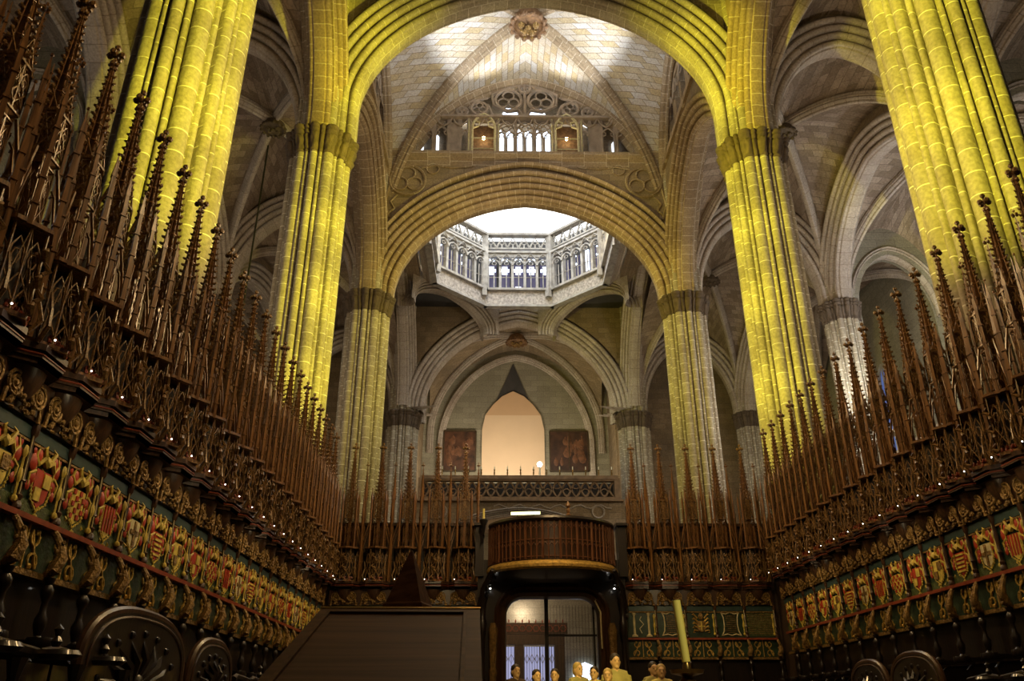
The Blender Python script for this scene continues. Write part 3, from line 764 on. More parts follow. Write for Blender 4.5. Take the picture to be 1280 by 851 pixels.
# candlesticks / small lamps along the gallery rail
c0 = None
for k in range(14):
    x = -4.6+k*.78
    if c0 is None:
        c0 = thing('candlestick', '', 'candlestick', (x, 47, 13.68), 0, 'candlesticks along the gallery rail')
        m = MB(); m.lathe([(.001, 0), (.12, 0), (.12, .04), (.03, .08), (.05, .2), (.03, .35), (.07, .42), (.001, .43)], n=8); m.build('holder', 'brass', c0)
        m = MB(); m.tube([(0, 0, .42), (0, 0, .62)], .035, 6); m.build('candle', 'candlew', c0)
        o = c0
    else: o = dup(c0, (x, 47, 13.68), 0, '')
    o['label'] = 'small candlestick on the gallery rail, %s from its left end' % (ORD[k] if k else 'first')
t = thing('globe_lamp', 'white globe lamp on a stem standing behind the gallery rail', 'lamp', (1.25, 47.4, 13.2))
m = MB(); m.tube([(0, 0, -.9), (0, 0, 1.2)], .06, 6); m.build('stem', 'candlew', t); m = MB(); m.blob((0, 0, 1.35), .17, 10); m.build('globe', 'spark', t)
# under the gallery: inner porch with leaded doors
t = thing('inner_porch', 'dark timber inner porch with diamond-leaded doors seen through the doorway', 'porch', (0, 53, 0))
m = MB(); m.box(-1.2, 0, 2.4, .5, .4, 4.8); m.box(.1, 0, 2.4, .55, .4, 4.8); m.box(2.6, 0, 2.4, .6, .4, 4.8); m.box(.6, 0, 5.0, 4.6, .5, .6)
m.build('frame', 'mid', t, smooth=0)
m = MB(); m.box(.6, -.1, 5.65, 5, .3, .65); m.build('cornice', 'mid', t, smooth=0)
m = MB()
for k in range(12): m.tube([(-1.8+.42*k+.2*math.cos(q*PI/3), -.28, 5.65+.2*math.sin(q*PI/3)) for q in range(7)], .035, 4); m.blob((-1.8+.42*k, -.1, 6.08), .08, 5, (.6, .6, 1.5))
m.build('carving', 'rail', t)
for x0, x1 in ((-.95, -.2), (.42, 1.35), (1.4, 2.25)):
    m = MB(); m.box((x0+x1)/2, .05, 2.3, x1-x0, .04, 4.6); m.build('leaded_pane', 'dimwin', t, smooth=0)
    m = MB(); n_ = max(2, round((x1-x0)/.32)); ww = (x1-x0)/n_
    for j in range(n_):
        cx = x0+ww*(j+.5)
        for z in (1.3, 2.6, 3.9):
            m.tube([(cx-ww*.4, 0, z), (cx, 0, z+.28), (cx+ww*.4, 0, z), (cx, 0, z-.28), (cx-ww*.4, 0, z)], .035, 4)
    m.build('diamond_lead', 'trac_pale', t)
    m = MB()
    for j in range(n_*2+1): m.tube([(x0+ww*j/2, 0.01, 0), (x0+ww*j/2, 0.01, 4.6)], .018, 4)
    m.build('mullions', 'iron', t)
m = MB(); m.poly([(-.75, 0), (-.75, 3.1), (-.5, 3.6), (0, 3.8), (.5, 3.6), (.75, 3.1), (.75, 0)][::-1], (4.3, 54.8, 0), (1, 0, 0), (0, 0, 1), .06); win(m, 'daywin', smooth=0)

# ------------------------------------------------------------------ choir furniture: heraldic stall backs
def scroll(mb, cx, cz, h, y, s=1, r=.008):
    """S-shaped arabesque"""
    P = []
    for q in range(9): a = -PI*.2+q/8*PI*1.6; rr = h*.22*(1-.5*q/8); P.append((cx+s*(rr*math.cos(a)), y, cz-h*.25+rr*math.sin(a)))
    Q = []
    for q in range(9): a = PI*.8+q/8*PI*1.6; rr = h*.22*(1-.5*q/8); Q.append((cx+s*(rr*math.cos(a)), y, cz+h*.25+rr*math.sin(a)))
    mb.tube(P, [r*(1.2-.06*q) for q in range(9)], 4); mb.tube(Q, [r*(1.2-.06*q) for q in range(9)], 4)
    mb.tube([P[0], (cx, y, cz), Q[0]], r, 4)
    for p in (P[-1], Q[-1]): mb.blob(p, r*2, 5)
def S_shield(w, h, cx, cz):
    return [(cx-w, cz+h*.5), (cx-w, cz-.05*h), (cx-w*.8, cz-h*.33), (cx, cz-h*.55), (cx+w*.8, cz-h*.33), (cx+w, cz-.05*h), (cx+w, cz+h*.5)]
PW = .65
def stall_back(kind, pw, label):
    """local x along wall, y outward, z up; origin on the wall plane at floor level"""
    t = thing('choir_stall', label, 'stall')
    y = .12
    m = MB(); m.box(0, .02, 1.2, pw, .1, 1.7); m.build('seat_board', 'dark', t, smooth=0)
    m = MB(); m.box(0, .04, 2.21, pw, .14, .40); FB = m.build('frieze_board', 'green', t, smooth=0)
    m = MB(); m.box(0, .06, 2.80, pw-.02, .1, .76); PP = m.build('painted_panel', 'green', t, smooth=0)
    m = MB(); m.box(0, y+.01, 3.09, pw-.04, .03, .10); m.build('upper_band', 'bluegreen', PP, smooth=0)
    m = MB(); m.box(0, .12, 2.425, pw, .13, .045); m.build('rail', 'rail', t, smooth=0)
    m = MB(); m.box(0, .10, 2.00, pw, .16, .05); m.build('moulding', 'oldgold', t, smooth=0)
    m = MB(); m.box(0, y+.01, 3.02, pw, .035, .02); m.build('fillet', 'oldgold', PP, smooth=0)
    # frieze scrolls
    m = MB()
    for s in (-1, 1): scroll(m, s*.13*pw/.65, 2.21, .40, .125, s, .013)
    m.tube([(0, .12, 2.04), (0, .12, 2.40)], .012, 4); m.build('frieze_scrolls', 'gold', FB)
    # bracket with dragon body at x=-pw/2
    x = -pw/2
    m = MB(); m.tube([(x, .15, 2.41), (x, .19, 2.36), (x-.02, .24, 2.27), (x-.01, .27, 2.17), (x+.015, .24, 2.07), (x+.01, .17, 2.01)], [.028, .032, .035, .055, .06, .03], 8)
    for q in range(7): m.blob((x+.03*math.sin(q*2.1), .25+.02*math.cos(q), 2.06+.04*q), .032-.002*q, 5)
    m.build('bracket', 'oldgold', t)
    # colonnette between panels
    m = MB(); prof = [(.03, 2.45), (.045, 2.46), (.045, 2.50), (.028, 2.52), (.04, 2.56), (.02, 2.58), (.018, 2.66), (.035, 2.68), (.02, 2.71), (.022, 2.80), (.03, 2.9), (.02, 2.95), (.02, 3.05), (.04, 3.08), (.045, 3.16)]
    m.lathe(prof, (x, .15, 0), 8); CO = m.build('colonnette', 'mid', t)
    m = MB(); m.blob((x+.055, .15, 2.92), .03, 6, (1, .8, 2.0)); m.blob((x+.055, .15, 2.72), .028, 6, (1, .8, 2.6)); m.blob((x+.055, .15, 2.53), .03, 6); m.tube([(x+.055, .15, 2.5), (x+.055, .15, 2.95)], .012, 5); m.build('gilded_figure', 'yellow', CO)
    m = MB(); m.tube([(x+.02, .165, 2.45), (x+.02, .165, 3.12)], .006, 4); m.build('edge_bead', 'cream', CO)
    # carved head of the panel, hood and cornice
    m = MB(); m.box(0, .10, 3.36, pw, .12, .36); HB = m.build('head_board', 'mid', t, smooth=0)
    m = MB()
    for r_, cxx in ((.10, -.18), (.10, .18)):
        for a in range(2): m.tube([(cxx+(r_-.045*a)*math.cos(q*PI/6), .2, 3.36+(r_-.045*a)*math.sin(q*PI/6)) for q in range(13)], .016, 5)
        m.blob((cxx, .2, 3.36), .03, 6)
    q = random.Random(5)
    for k in range(16): m.blob(((q.random()-.5)*.1, .19+.03*q.random(), 3.2+.3*q.random()), .022, 5)
    for k in range(14): m.blob(((q.random()-.5)*pw*.9, .18, 3.17+.06*q.random()), .02, 5, (1.5, 1, .8))
    m.build('head_carving', 'oldgold', HB)
    m = MB(); m.lathe([(.02, 3.26), (.07, 3.30), (.11, 3.38), (.14, 3.46), (.15, 3.53)], (0, .14, 0), 12, 0, PI, 1.3, 1.0); m.build('hood', 'mid', t)
    m = MB(); 
    for z_, g_, h_ in ((3.525, 0, .045), (3.57, .03, .035), (3.605, .0, .03), (3.635, .045, .055)):
        m.poly([(-pw/2, .02), (pw/2, .02), (pw/2, .16+g_), (pw*.27, .33+g_), (-pw*.27, .33+g_), (-pw/2, .16+g_)], (0, 0, z_), (1, 0, 0), (0, 1, 0), h_); CN = m.build('cornice', 'mid', t, smooth=0)
    m = MB(); m.tube([(-pw/2, .19, 3.60), (-pw*.27, .36, 3.60), (pw*.27, .36, 3.60), (pw/2, .19, 3.60)], .010, 6)
    q = random.Random(21)
    for k in range(22): m.blob((-pw*.27+pw*.54*q.random(), .33+.04*q.random(), 3.70+.09*q.random()), .016+.012*q.random(), 5)
    m.build('cornice_bead', 'rail', CN)
    # arched gilded niche head above the panel, red and gold crest on the ledge
    m = MB(); m.tube([(x_*pw, .19, z_) for x_, z_ in ((-.42, 3.16), (-.40, 3.28), (-.28, 3.42), (-.1, 3.47), (0, 3.51), (.1, 3.47), (.28, 3.42), (.40, 3.28), (.42, 3.16))], .02, 6)
    q = random.Random(9)
    for k in range(26): a_ = PI*(k+.5)/26; m.blob((.33*pw*math.cos(a_)*(.7+.3*q.random()), .18+.02*q.random(), 3.2+.2*math.sin(a_)*(.4+.6*q.random())), .02+.012*q.random(), 5)
    m.build('gilded_arch_head', 'oldgold', HB)
    # seat, partition and turned post of the stall
    m = MB(); m.box(0, .26, .82, pw-.08, .42, .05); m.box(0, .27, .78, .30, .3, .06); m.build('seat_plate', 'dark', t, smooth=0)
    m = MB(); m.poly([(.02, .38), (.55, .38), (.57, .8), (.45, .95), (.50, 1.15), (.56, 1.30), (.50, 1.36), (.02, 1.40)], (x-.025, 0, 0), (0, 1, 0), (0, 0, 1), .05); m.build('partition', 'dark', t, smooth=0)
    m = MB(); m.box(x, .36, 1.42, .14, .5, .05); m.lathe([(.001, 1.39), (.10, 1.39), (.11, 1.42), (.10, 1.46), (.001, 1.465)], (x, .60, 0), 12); m.build('armrest', 'dark', t)
    m = MB(); m.lathe([(.05, 1.45), (.055, 1.50), (.03, 1.53), (.05, 1.60), (.055, 1.66), (.03, 1.72), (.025, 1.80), (.05, 1.86), (.055, 1.90), (.03, 1.94), (.05, 2.0)], (x, .22, 0), 10); m.build('turned_post', 'dark', t)
    m = MB(); m.box(0, .62, .6, pw, .06, .1); m.build('kneeler_edge', 'dark', t, smooth=0)
    # panel painting
    z = 2.70
    if kind[0] == 'arms':
        c1, c2, pat = kind[1:]
        m = MB(); m.poly(S_shield(.12, .30, 0, z)[::-1], (0, y-.005, 0), (1, 0, 0), (0, 0, 1), -.02); 
        m.v = [(a, b_+.0, c) for a, b_, c in m.v]
        m.build('shield', c1, PP, smooth=0)
        m = MB()
        if pat == 'quarter': m.box(-.06, y+.022, z+.07, .11, .01, .12); m.box(.055, y+.022, z-.06, .10, .01, .11)
        elif pat == 'stripes':
            for k in range(4): m.box(-.09+.06*k, y+.022, z+.02, .028, .01, .26)
        elif pat == 'bars':
            for k in range(5): m.box(0, y+.022, z-.1+.055*k, .2, .01, .026)
        elif pat == 'checks':
            for a in range(4):
                for b_ in range(5):
                    if (a+b_) % 2: m.box(-.09+.06*a, y+.022, z-.1+.055*b_, .045, .01, .045)
        else:
            m.box(0, y+.022, z, .05, .01, .28); m.box(0, y+.022, z+.02, .2, .01, .05)
        m.build('charge', c2, PP, smooth=0)
        m = MB(); P = [(1.25*x_, y+.015, z+(zz-z)*1.18) for x_, zz in S_shield(.12, .30, 0, z)]
        for a, b_ in zip(P[:-1], P[1:]):
            for q_ in range(3):
                p = Vector(a).lerp(Vector(b_), q_/3); m.blob(p, .014, 5)
        m.tube(P, .007, 4); m.blob((0, y+.015, z-.24), .025, 6); m.tube([(0, y+.015, z-.24), (0, y+.015, z-.19)], .006, 4); m.build('chain_collar', 'yellow', PP)
        m = MB(); q = random.Random(hash(pat) % 99 if False else len(pat)*7+len(c1))
        for s in (-1, 1):
            m = MB()
            for (dx, dz, r_) in ((.16, .06, .04), (.19, .17, .05), (.12, .24, .045), (.20, -.03, .035), (.085, .33, .03), (.21, .28, .028)):
                dx += .012*q.random(); dz += .02*q.random()
                m.blob((s*dx, y+.012, z+dz), r_*(.8+.4*q.random()), 7, (1, .35, 1.4))
            m.build('red_mantling', 'red', PP)
        m = MB()
        for s in (-1, 1):
            m.tube([(0, y+.02, z+.2), (s*.07, y+.03, z+.24), (s*.13, y+.02, z+.18), (s*.19, y+.02, z+.24), (s*.16, y+.02, z+.32)], [.03, .025, .02, .015, .006], 5)
            m.tube([(s*.04, y+.02, z+.24), (s*.09, y+.03, z+.33), (s*.05, y+.02, z+.36)], [.025, .018, .008], 5)
            m.tube([(s*.15, y+.02, z+.12), (s*.23, y+.02, z+.08), (s*.22, y+.02, z-.02)], [.016, .014, .006], 5)
        m.blob((0, y+.02, z+.23), .045, 8, (1, .6, 1.2))
        for k in range(10):
            a_, b_ = (q.random()-.5)*.48, (q.random()-.5)*.6; m.tube([(a_, y-.002, z+b_+.02), (a_+.03*(q.random()-.5), y+.014, z+b_+.04), (a_+.05*(q.random()-.5), y-.002, z+b_+.07)], [.006, .012, .004], 4)
        m.build('gold_mantling', 'yellow', PP)
        m = MB(); m.box(0, y-.002, 2.51, pw-.06, .01, .12); m.build('painted_ground', 'greenmid', PP, smooth=0)
    elif kind[0] == 'scroll':
        m = MB()
        for s in (-1, 1): m.tube([(s*.20, y, 3.0), (s*.165, y+.01, 2.9), (s*.155, y+.01, 2.75), (s*.17, y+.01, 2.6), (s*.22, y, 2.5)], .014, 5)
        m.tube([(-.22, y, 3.0), (-.1, y+.01, 2.975), (0, y+.01, 3.02), (.1, y+.01, 2.975), (.22, y, 3.0)], .014, 5)
        m.tube([(-.23, y, 2.5), (-.1, y+.01, 2.53), (0, y+.01, 2.50), (.1, y+.01, 2.53), (.23, y, 2.5)], .014, 5)
        m.build('scroll_frame', 'cream', PP)
        m = MB()
        for k in range(9):
            q = random.Random(k); x0 = -.12
            while x0 < .11:
                w_ = .02+.03*q.random(); m.box(x0+w_/2, y+.0, 2.93-.045*k, w_, .02, .014); x0 += w_+.012
        m.build('inscription', 'oldgold', PP, smooth=0)
    elif kind[0] == 'columns':
        m = MB()
        for s in (-1, 1): m.lathe([(.07, 2.47), (.07, 2.50), (.03, 2.53), (.022, 2.7), (.028, 2.85), (.02, 2.93), (.05, 2.98), (.05, 3.0)], (s*.17, y, 0), 8)
        m.tube([(0, y, 2.55), (.05, y, 2.65), (-.05, y, 2.75), (.04, y, 2.85), (0, y, 2.92)], .012, 4)
        m.build('painted_columns', 'cream', PP)
    elif kind[0] == 'star':
        m = MB()
        for k in range(10): a = k*PI/5; m.tube([(0, y+.01, 2.78), (.12*math.cos(a), y+.01, 2.78+.12*math.sin(a))], [.02, .003], 4)
        m.blob((0, y+.01, 2.78), .04, 8, (1, .5, 1)); m.build('gilt_star', 'gold', PP)
    elif kind[0] == 'crest':
        m = MB(); m.poly(S_shield(.10, .24, 0, z)[::-1], (0, y-.005, 0), (1, 0, 0), (0, 0, 1), -.03); m.blob((0, y+.02, z+.22), .06, 8, (1, .5, 1.4)); m.build('crest_shield', 'oldgold', PP, smooth=30)
        m = MB(); m.box(0, y+.03, z, .16, .01, .03); m.box(0, y+.03, z, .03, .01, .2); m.build('charge', 'yellow', PP, smooth=0)
        m = MB()
        for s in (-1, 1):
            for k in range(5): m.tube([(s*.08, y, z-.1+.07*k), (s*.17, y+.01, z-.08+.09*k), (s*.20, y, z-.13+.10*k), (s*.15, y+.01, z-.14+.1*k)], [.02, .018, .014, .008], 5)
        m.build('gilt_mantling', 'gold', PP)
    elif kind[0] == 'text':
        m = MB()
        for k in range(11):
            q = random.Random(k+40); x0 = -pw*.42
            while x0 < pw*.38:
                w_ = .02+.04*q.random(); m.box(x0+w_/2, y+.0, 2.97-.043*k, w_, .02, .014); x0 += w_+.012
        m.build('inscription', 'oldgold', PP, smooth=0)
        m = MB(); m.box(0, y-.006, 2.76, pw*.92, .01, .54); m.build('painted_field', 'greenmid', PP, smooth=0)
    return t
LAMPM = None
KINDS = [('arms', 'red', 'yellow', 'quarter'), ('arms', 'yellow', 'red', 'checks'), ('arms', 'yellow', 'red', 'stripes'), ('arms', 'cream', 'oldgold', 'cross'), ('arms', 'red', 'yellow', 'bars'), ('arms', 'yellow', 'oldgold', 'quarter')]
KN = ['quartered red and gold shield', 'red-checked gold shield', 'red-striped gold shield', 'pale shield with a dark cross', 'gold-barred red shield', 'gold shield with dark quarters']
protoK = {}
DZ = {-1: -.08, 1: .06}
XW = 5.38
N_ST = 26
for s in (-1, 1):
    sd = 'left' if s < 0 else 'right'
    for i in range(N_ST):
        y = 3.0+.655*i
        if y > 19.35: break
        k = (i+(0 if s < 0 else 3)) % 6
        # panel order chosen so the nearest visible ones carry the photographed arms
        lab = 'choir stall with %s, %s side, %s from the camera' % (KN[k], sd, ORD[i])
        loc = (s*XW, y, DZ[s]); rz = -PI/2 if s < 0 else PI/2
        if k not in protoK:
            t = stall_back(KINDS[k], .655, lab); t.location = loc; t.rotation_euler.z = rz; protoK[k] = t
            t['group'] = 'painted choir stalls of the side walls'
        else: dup(protoK[k], loc, rz, lab)
BX = [-4.9, -4.2, -3.5, -2.8, -2.1, 2.1, 2.8, 3.5, 4.2, 4.9]
BK = [('text',), ('scroll',), ('crest',), ('scroll',), ('columns',), ('columns',), ('scroll',), ('crest',), ('scroll',), ('text',)]
BN = {'text': 'green inscribed field', 'scroll': 'pale scroll-framed inscription', 'crest': 'gilded coat of arms', 'columns': 'two painted pale columns'}
pk = {}
for i, x in enumerate(BX):
    kd = BK[i]
    lab = 'end-wall choir stall with %s, %s from the left' % (BN[kd[0]], 'first' if i == 0 else ORD[i])
    if kd[0] not in pk:
        t = stall_back(kd, .7, lab); t.location = (x, 20.0, 0); t.rotation_euler.z = PI; pk[kd[0]] = t; t['group'] = 'stall backs of the end wall'
    else: dup(pk[kd[0]], (x, 20.0, 0), PI, lab)

# ------------------------------------------------------------------ pinnacled canopies
def tracery_face(mb, p0, p1, z0, z1, r=.012):
    """openwork gothic panel between two posts"""
    p0, p1 = Vector(p0), Vector(p1)
    def Q(u, z): p = p0.lerp(p1, u); return (p.x, p.y, z)
    h = z1-z0
    for u in (.0, .5, 1.0): mb.tube([Q(u, z0), Q(u, z1)], r, 4)
    for c in (.25, .75):
        mb.tube([Q(c-.22, z0+.55*h), Q(c-.18, z0+.72*h), Q(c, z0+.85*h), Q(c+.18, z0+.72*h), Q(c+.22, z0+.55*h)], r*.8, 4)
        mb.tube([Q(c-.22, z0+.15*h), Q(c+.22, z0+.45*h)], r*.7, 4); mb.tube([Q(c+.22, z0+.15*h), Q(c-.22, z0+.45*h)], r*.7, 4)
        mb.tube([Q(c+.13*math.cos(q*PI/3), z0+.62*h+.09*h*math.sin(q*PI/3)) for q in range(7)], r*.7, 4)
    mb.tube([Q(0, z0+.05), Q(.5, z1), Q(1, z0+.05)], r*.9, 4)
    mb.tube([Q(0, z0), Q(1, z0)], r*1.2, 4); mb.tube([Q(0, z1), Q(1, z1)], r*1.4, 4)
def crockets(mb, a, b, n, r, outdir):
    a, b, o = Vector(a), Vector(b), Vector(outdir)
    for k in range(n):
        t = (k+.5)/n; p = a.lerp(b, t); rr = r*(1-.45*t)
        mb.blob(p+o*rr*.9, rr, 5, (1, 1, .75))
        mb.blob(p+o*rr*1.7+Vector((0, 0, rr*.5)), rr*.6, 4)
def canopy(label):
    t = thing('pinnacled_canopy', label, 'canopy')
    ax, ay = 0, .19                     # spire axis
    hexp = [(-.26, .02), (-.22, .30), (0, .44), (.22, .30), (.26, .02)]
    m = MB()
    for a, b in zip(hexp[:-1], hexp[1:]): tracery_face(m, (*a, 0), (*b, 0), .0, .76)
    m.build('lower_tracery', 'spire2', t)
    m = MB()
    m.poly([(-.2, .0), (.2, 0), (.17, .22), (0, .32), (-.17, .22)], (0, 0, .02), (1, 0, 0), (0, 1, 0), .72); m.build('inner_core', 'dark', t, smooth=0)
    m = MB(); m.poly([(-.30, 0), (.30, 0), (.26, .33), (0, .48), (-.26, .33)], (0, 0, .76), (1, 0, 0), (0, 1, 0), .035)
    m.build('string_course', 'spire', t, smooth=0); m = MB(); m.poly([(-.28, 0), (.28, 0), (.24, .31), (0, .45), (-.24, .31)], (0, 0, .0), (1, 0, 0), (0, 1, 0), .03); m.build('string_course', 'spire', t, smooth=0)
    # four slender posts with rings
    for px, py in ((-.17, .07), (.17, .07), (-.17, .37), (.17, .37)):
        m = MB(); m.box(px, py, 1.35, .036, .036, 1.2, PI/4)
        for z in (.95, 1.2, 1.45, 1.7): m.box(px, py, z, .055, .055, .02, PI/4)
        # pinnacle cap of each post
        m.lathe([(.035, 1.93), (.02, 2.05), (.001, 2.22)], (px, py, 0), 4)
        m.blob((px, py, 2.2), .018, 5)
        m.build('post', 'spire', t)
    # inner shaft
    m = MB()
    for q in range(4):
        a = PI/4+q*PI/2; tracery_face(m, (ax+.13*math.cos(a), ay+.13*math.sin(a), 0), (ax+.13*math.cos(a+PI/2), ay+.13*math.sin(a+PI/2), 0), .82, 1.42, .008)
    m.box(ax, ay, 1.15, .07, .07, .75); m.build('inner_shaft', 'spire', t)
    m = MB()
    for q in range(4):
        a = PI/4+q*PI/2; A = (ax+.155*math.cos(a), ay+.155*math.sin(a), 0); B_ = (ax+.155*math.cos(a+PI/2), ay+.155*math.sin(a+PI/2), 0)
        tracery_face(m, A, B_, 1.50, 1.95, .011)
        mid = ((A[0]+B_[0])/2, (A[1]+B_[1])/2)
        m.tube([(A[0], A[1], 1.9), (*mid, 2.2), (B_[0], B_[1], 1.9)], .012, 4); m.blob((*mid, 2.22), .02, 5)
    m.box(ax, ay, 1.7, .12, .12, .5, 0); m.build('upper_tracery', 'spire2', t)
    # crocketed spire
    m = MB(); m.lathe([(.09, 1.95), (.05, 2.0), (.012, 3.18)], (ax, ay, 0), 4, PI/4, 2*PI+PI/4)
    for q in range(8):
        a = q*PI/4; rr = .092 if q % 2 == 0 else .07
        m.tube([(ax+rr*math.cos(a), ay+rr*math.sin(a), 1.93), (ax+.015*math.cos(a), ay+.015*math.sin(a), 3.2)], [.012, .008], 4)
    for z in (2.0, 2.2, 2.4, 2.6, 2.8):
        rr = .092*(1-(z-1.93)/1.27)
        m.tube([(ax+rr*math.cos(q*PI/4), ay+rr*math.sin(q*PI/4), z) for q in range(9)], .008, 4)
    SP = m.build('spire', 'spire', t, smooth=30)
    m = MB()
    for q in range(4):
        a = q*PI/2; d = (math.cos(a), math.sin(a), 0)
        crockets(m, (ax+.092*d[0], ay+.092*d[1], 1.98), (ax+.014*d[0], ay+.014*d[1], 3.15), 13, .029, d)
    for q in range(4):
        a = q*PI/2+PI/4; d = (math.cos(a), math.sin(a), 0)
        crockets(m, (ax+.07*d[0], ay+.07*d[1], 2.02), (ax+.012*d[0], ay+.012*d[1], 3.15), 12, .014, d)
    m.build('crockets', 'spire2', SP)
    m = MB(); m.blob((ax, ay, 3.22), .03, 6); m.tube([(ax, ay, 3.15), (ax, ay, 3.42)], .012, 4)
    for q in range(4): a = q*PI/2; m.blob((ax+.06*math.cos(a), ay+.06*math.sin(a), 3.30), .038, 6); m.blob((ax+.035*math.cos(a), ay+.035*math.sin(a), 3.18), .024, 5)
    m.blob((ax, ay, 3.30), .035, 6); m.blob((ax, ay, 3.40), .034, 6); m.build('finial', 'spire2', SP)
    # side pinnacle on the joint with the next canopy
    m = MB(); x = -.325; m.box(x, .30, .75, .04, .04, 1.5, PI/4)
    for z in (.1, .45, .8, 1.15, 1.5): m.box(x, .30, z, .06, .06, .02, PI/4)
    m.lathe([(.04, 1.5), (.03, 1.55), (.004, 2.25)], (x, .3, 0), 4)
    for q in range(4):
        a = q*PI/2; d = (math.cos(a), math.sin(a), 0); crockets(m, (x+.03*d[0], .3+.03*d[1], 1.55), (x, .3, 2.2), 6, .012, d)
    m.build('side_pinnacle', 'spire', t)
    m = MB(); m.box(x, .08, 1.05, .05, .05, 2.1, PI/4)
    for z in (.5, 1.0, 1.5, 2.0): m.box(x, .08, z, .075, .075, .025, PI/4)
    m.lathe([(.055, 2.0), (.05, 2.05), (.006, 2.85)], (x, .08, 0), 4)
    for q in range(4):
        a = q*PI/2; d = (math.cos(a), math.sin(a), 0); crockets(m, (x+.05*d[0], .08+.05*d[1], 2.05), (x+.008*d[0], .08+.008*d[1], 2.8), 9, .017, d)
        m.blob((x+.03*d[0], .08+.03*d[1], 2.88), .022, 5)
    m.blob((x, .08, 2.94), .018, 5); m.build('rear_pinnacle', 'spire', t)
    for s in (-1, 1):
        m = MB(); m.tube([(s*.325, .30, .95), (s*.25, .28, 1.25), (s*.17, .25, 1.52)], .016, 4); m.tube([(s*.325, .30, .75), (s*.20, .27, 1.25), (s*.17, .25, 1.3)], .011, 4)
        m.build('flying_buttress', 'spire', t)
    # carved foliage bracket at the foot
    m = MB(); q = random.Random(11)
    for k in range(5):
        z = .04+.12*k; m.tube([(-.02, .46, z), (.06*(-1)**k, .49, z+.05), (.0, .47, z+.1)], [.02, .026, .012], 5)
    for s in (-1, 1): m.tube([(s*.24, .33, .0), (s*.27, .40, .12), (s*.22, .36, .3), (s*.25, .34, .45)], [.022, .02, .016, .01], 5)
    m.build('foliage', 'spire2', t)
    m = MB(); m.blob((.2, .44, .03), .008, 6); m.build('small_lamp', 'spark', t)
    return t
cp = None
for s in (-1, 1):
    sd = 'left' if s < 0 else 'right'
    for i in range(N_ST):
        y = 3.0+.655*i
        if y > 19.35: break
        loc = (s*XW, y, 3.69+DZ[s]); rz = -PI/2 if s < 0 else PI/2
        lab = 'brown crocketed wooden spire canopy over the %s stalls, %s from the camera' % (sd, ORD[i])
        if cp is None:
            cp = canopy(lab); cp.location = loc; cp.rotation_euler.z = rz; cp['group'] = 'spire canopies over the choir stalls'
        else: dup(cp, loc, rz, lab)
for i, x in enumerate(BX):
    dup(cp, (x, 20.0, 3.69), PI, 'brown crocketed wooden spire canopy on the end wall, %s from the left' % ('first' if i == 0 else ORD[i]))

# choir enclosure walls behind the stalls
for s in (-1, 1):
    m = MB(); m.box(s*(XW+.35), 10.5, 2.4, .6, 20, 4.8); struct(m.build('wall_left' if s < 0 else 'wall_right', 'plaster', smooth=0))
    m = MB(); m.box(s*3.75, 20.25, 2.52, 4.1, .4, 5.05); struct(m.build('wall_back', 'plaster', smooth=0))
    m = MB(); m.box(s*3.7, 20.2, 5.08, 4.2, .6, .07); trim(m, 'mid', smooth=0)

# stepped platforms
for s in (-1, 1):
    m = MB(); m.box(s*4.75, 10.5, .19, 1.3, 19, .38); struct(m.build('floor_step', 'mid', smooth=0))
# front row: low stalls with arched carved backs
def arched_back(w, h, label):
    t = thing('stall_screen', label, 'screen')
    pts = [(-w/2, .75), (w/2, .75)]+[(w/2*math.copysign(abs(math.cos(a*PI/24))**.8, math.cos(a*PI/24)), h-.42+.42*math.sin(a*PI/24)**.75 if a not in (0, 24) else h-.42) for a in range(25)]
    m = MB(); m.poly(pts, (0, .02, 0), (1, 0, 0), (0, 0, 1), .05); m.build('panel', 'dark', t, smooth=0)
    m = MB(); rim = [(x, .0, z) for x, z in pts[2:]]; m.tube([(w/2, 0, .9)]+rim+[(-w/2, 0, .9)], .035, 8); m.tube([(x*.93, -.03, .9+(z-.9)*.93) for x, y_, z in [(w/2, 0, .95)]+rim+[(-w/2, 0, .95)]], .012, 6); m.build('rim', 'mid', t)
    m = MB(); q = random.Random(4)
    for k in range(9):
        a = PI*(k+.5)/9; c, s_ = math.cos(a), math.sin(a)
        m.tube([(.08*c*w, -.01, 1.0+.06*s_), (.22*c*w+.03*s_, -.06, 1.0+.22*s_), (.34*c*w, -.02, 1.0+.36*s_*(h-1.05)/.5)], [.02, .03, .01], 5)
        m.blob((.38*c*w, -.03, 1.0+.40*s_*(h-1.05)/.5), .03, 5)
    m.blob((0, -.03, 1.05), .08, 8, (1, .5, 1)); m.build('fan_carving', 'dark', t)
    m = MB(); m.box(0, -.08, .93, w+.1, .26, .045); m.box(0, -.02, .86, w+.06, .12, .1); m.build('ledge', 'mid', t, smooth=0)
    m = MB(); m.box(-w/2+.05, 0, .4, .1, .2, .8); m.box(w/2-.05, 0, .4, .1, .2, .8); m.build('stiles', 'dark', t, smooth=0)
    return t
for (X, Y, w, h, rz, lb) in ((-4.0, 6.55, 1.85, 1.55, PI/2, 'larger dark arched stall screen with carved fan, lower left foreground'),
                      (-4.0, 8.25, 1.2, 1.48, PI/2, 'smaller dark arched stall screen, right of the larger one at lower left'),
                      (3.7, 10.3, 1.25, 1.50, -PI/2, 'nearer dark arched stall screen with carved fan, lower right'),
                      (3.7, 11.6, 1.15, 1.48, -PI/2, 'farther dark arched stall screen, left of the nearer one at lower right')):
    t = arched_back(w, h, lb); t.location = (X, Y, 0); t.rotation_euler.z = rz
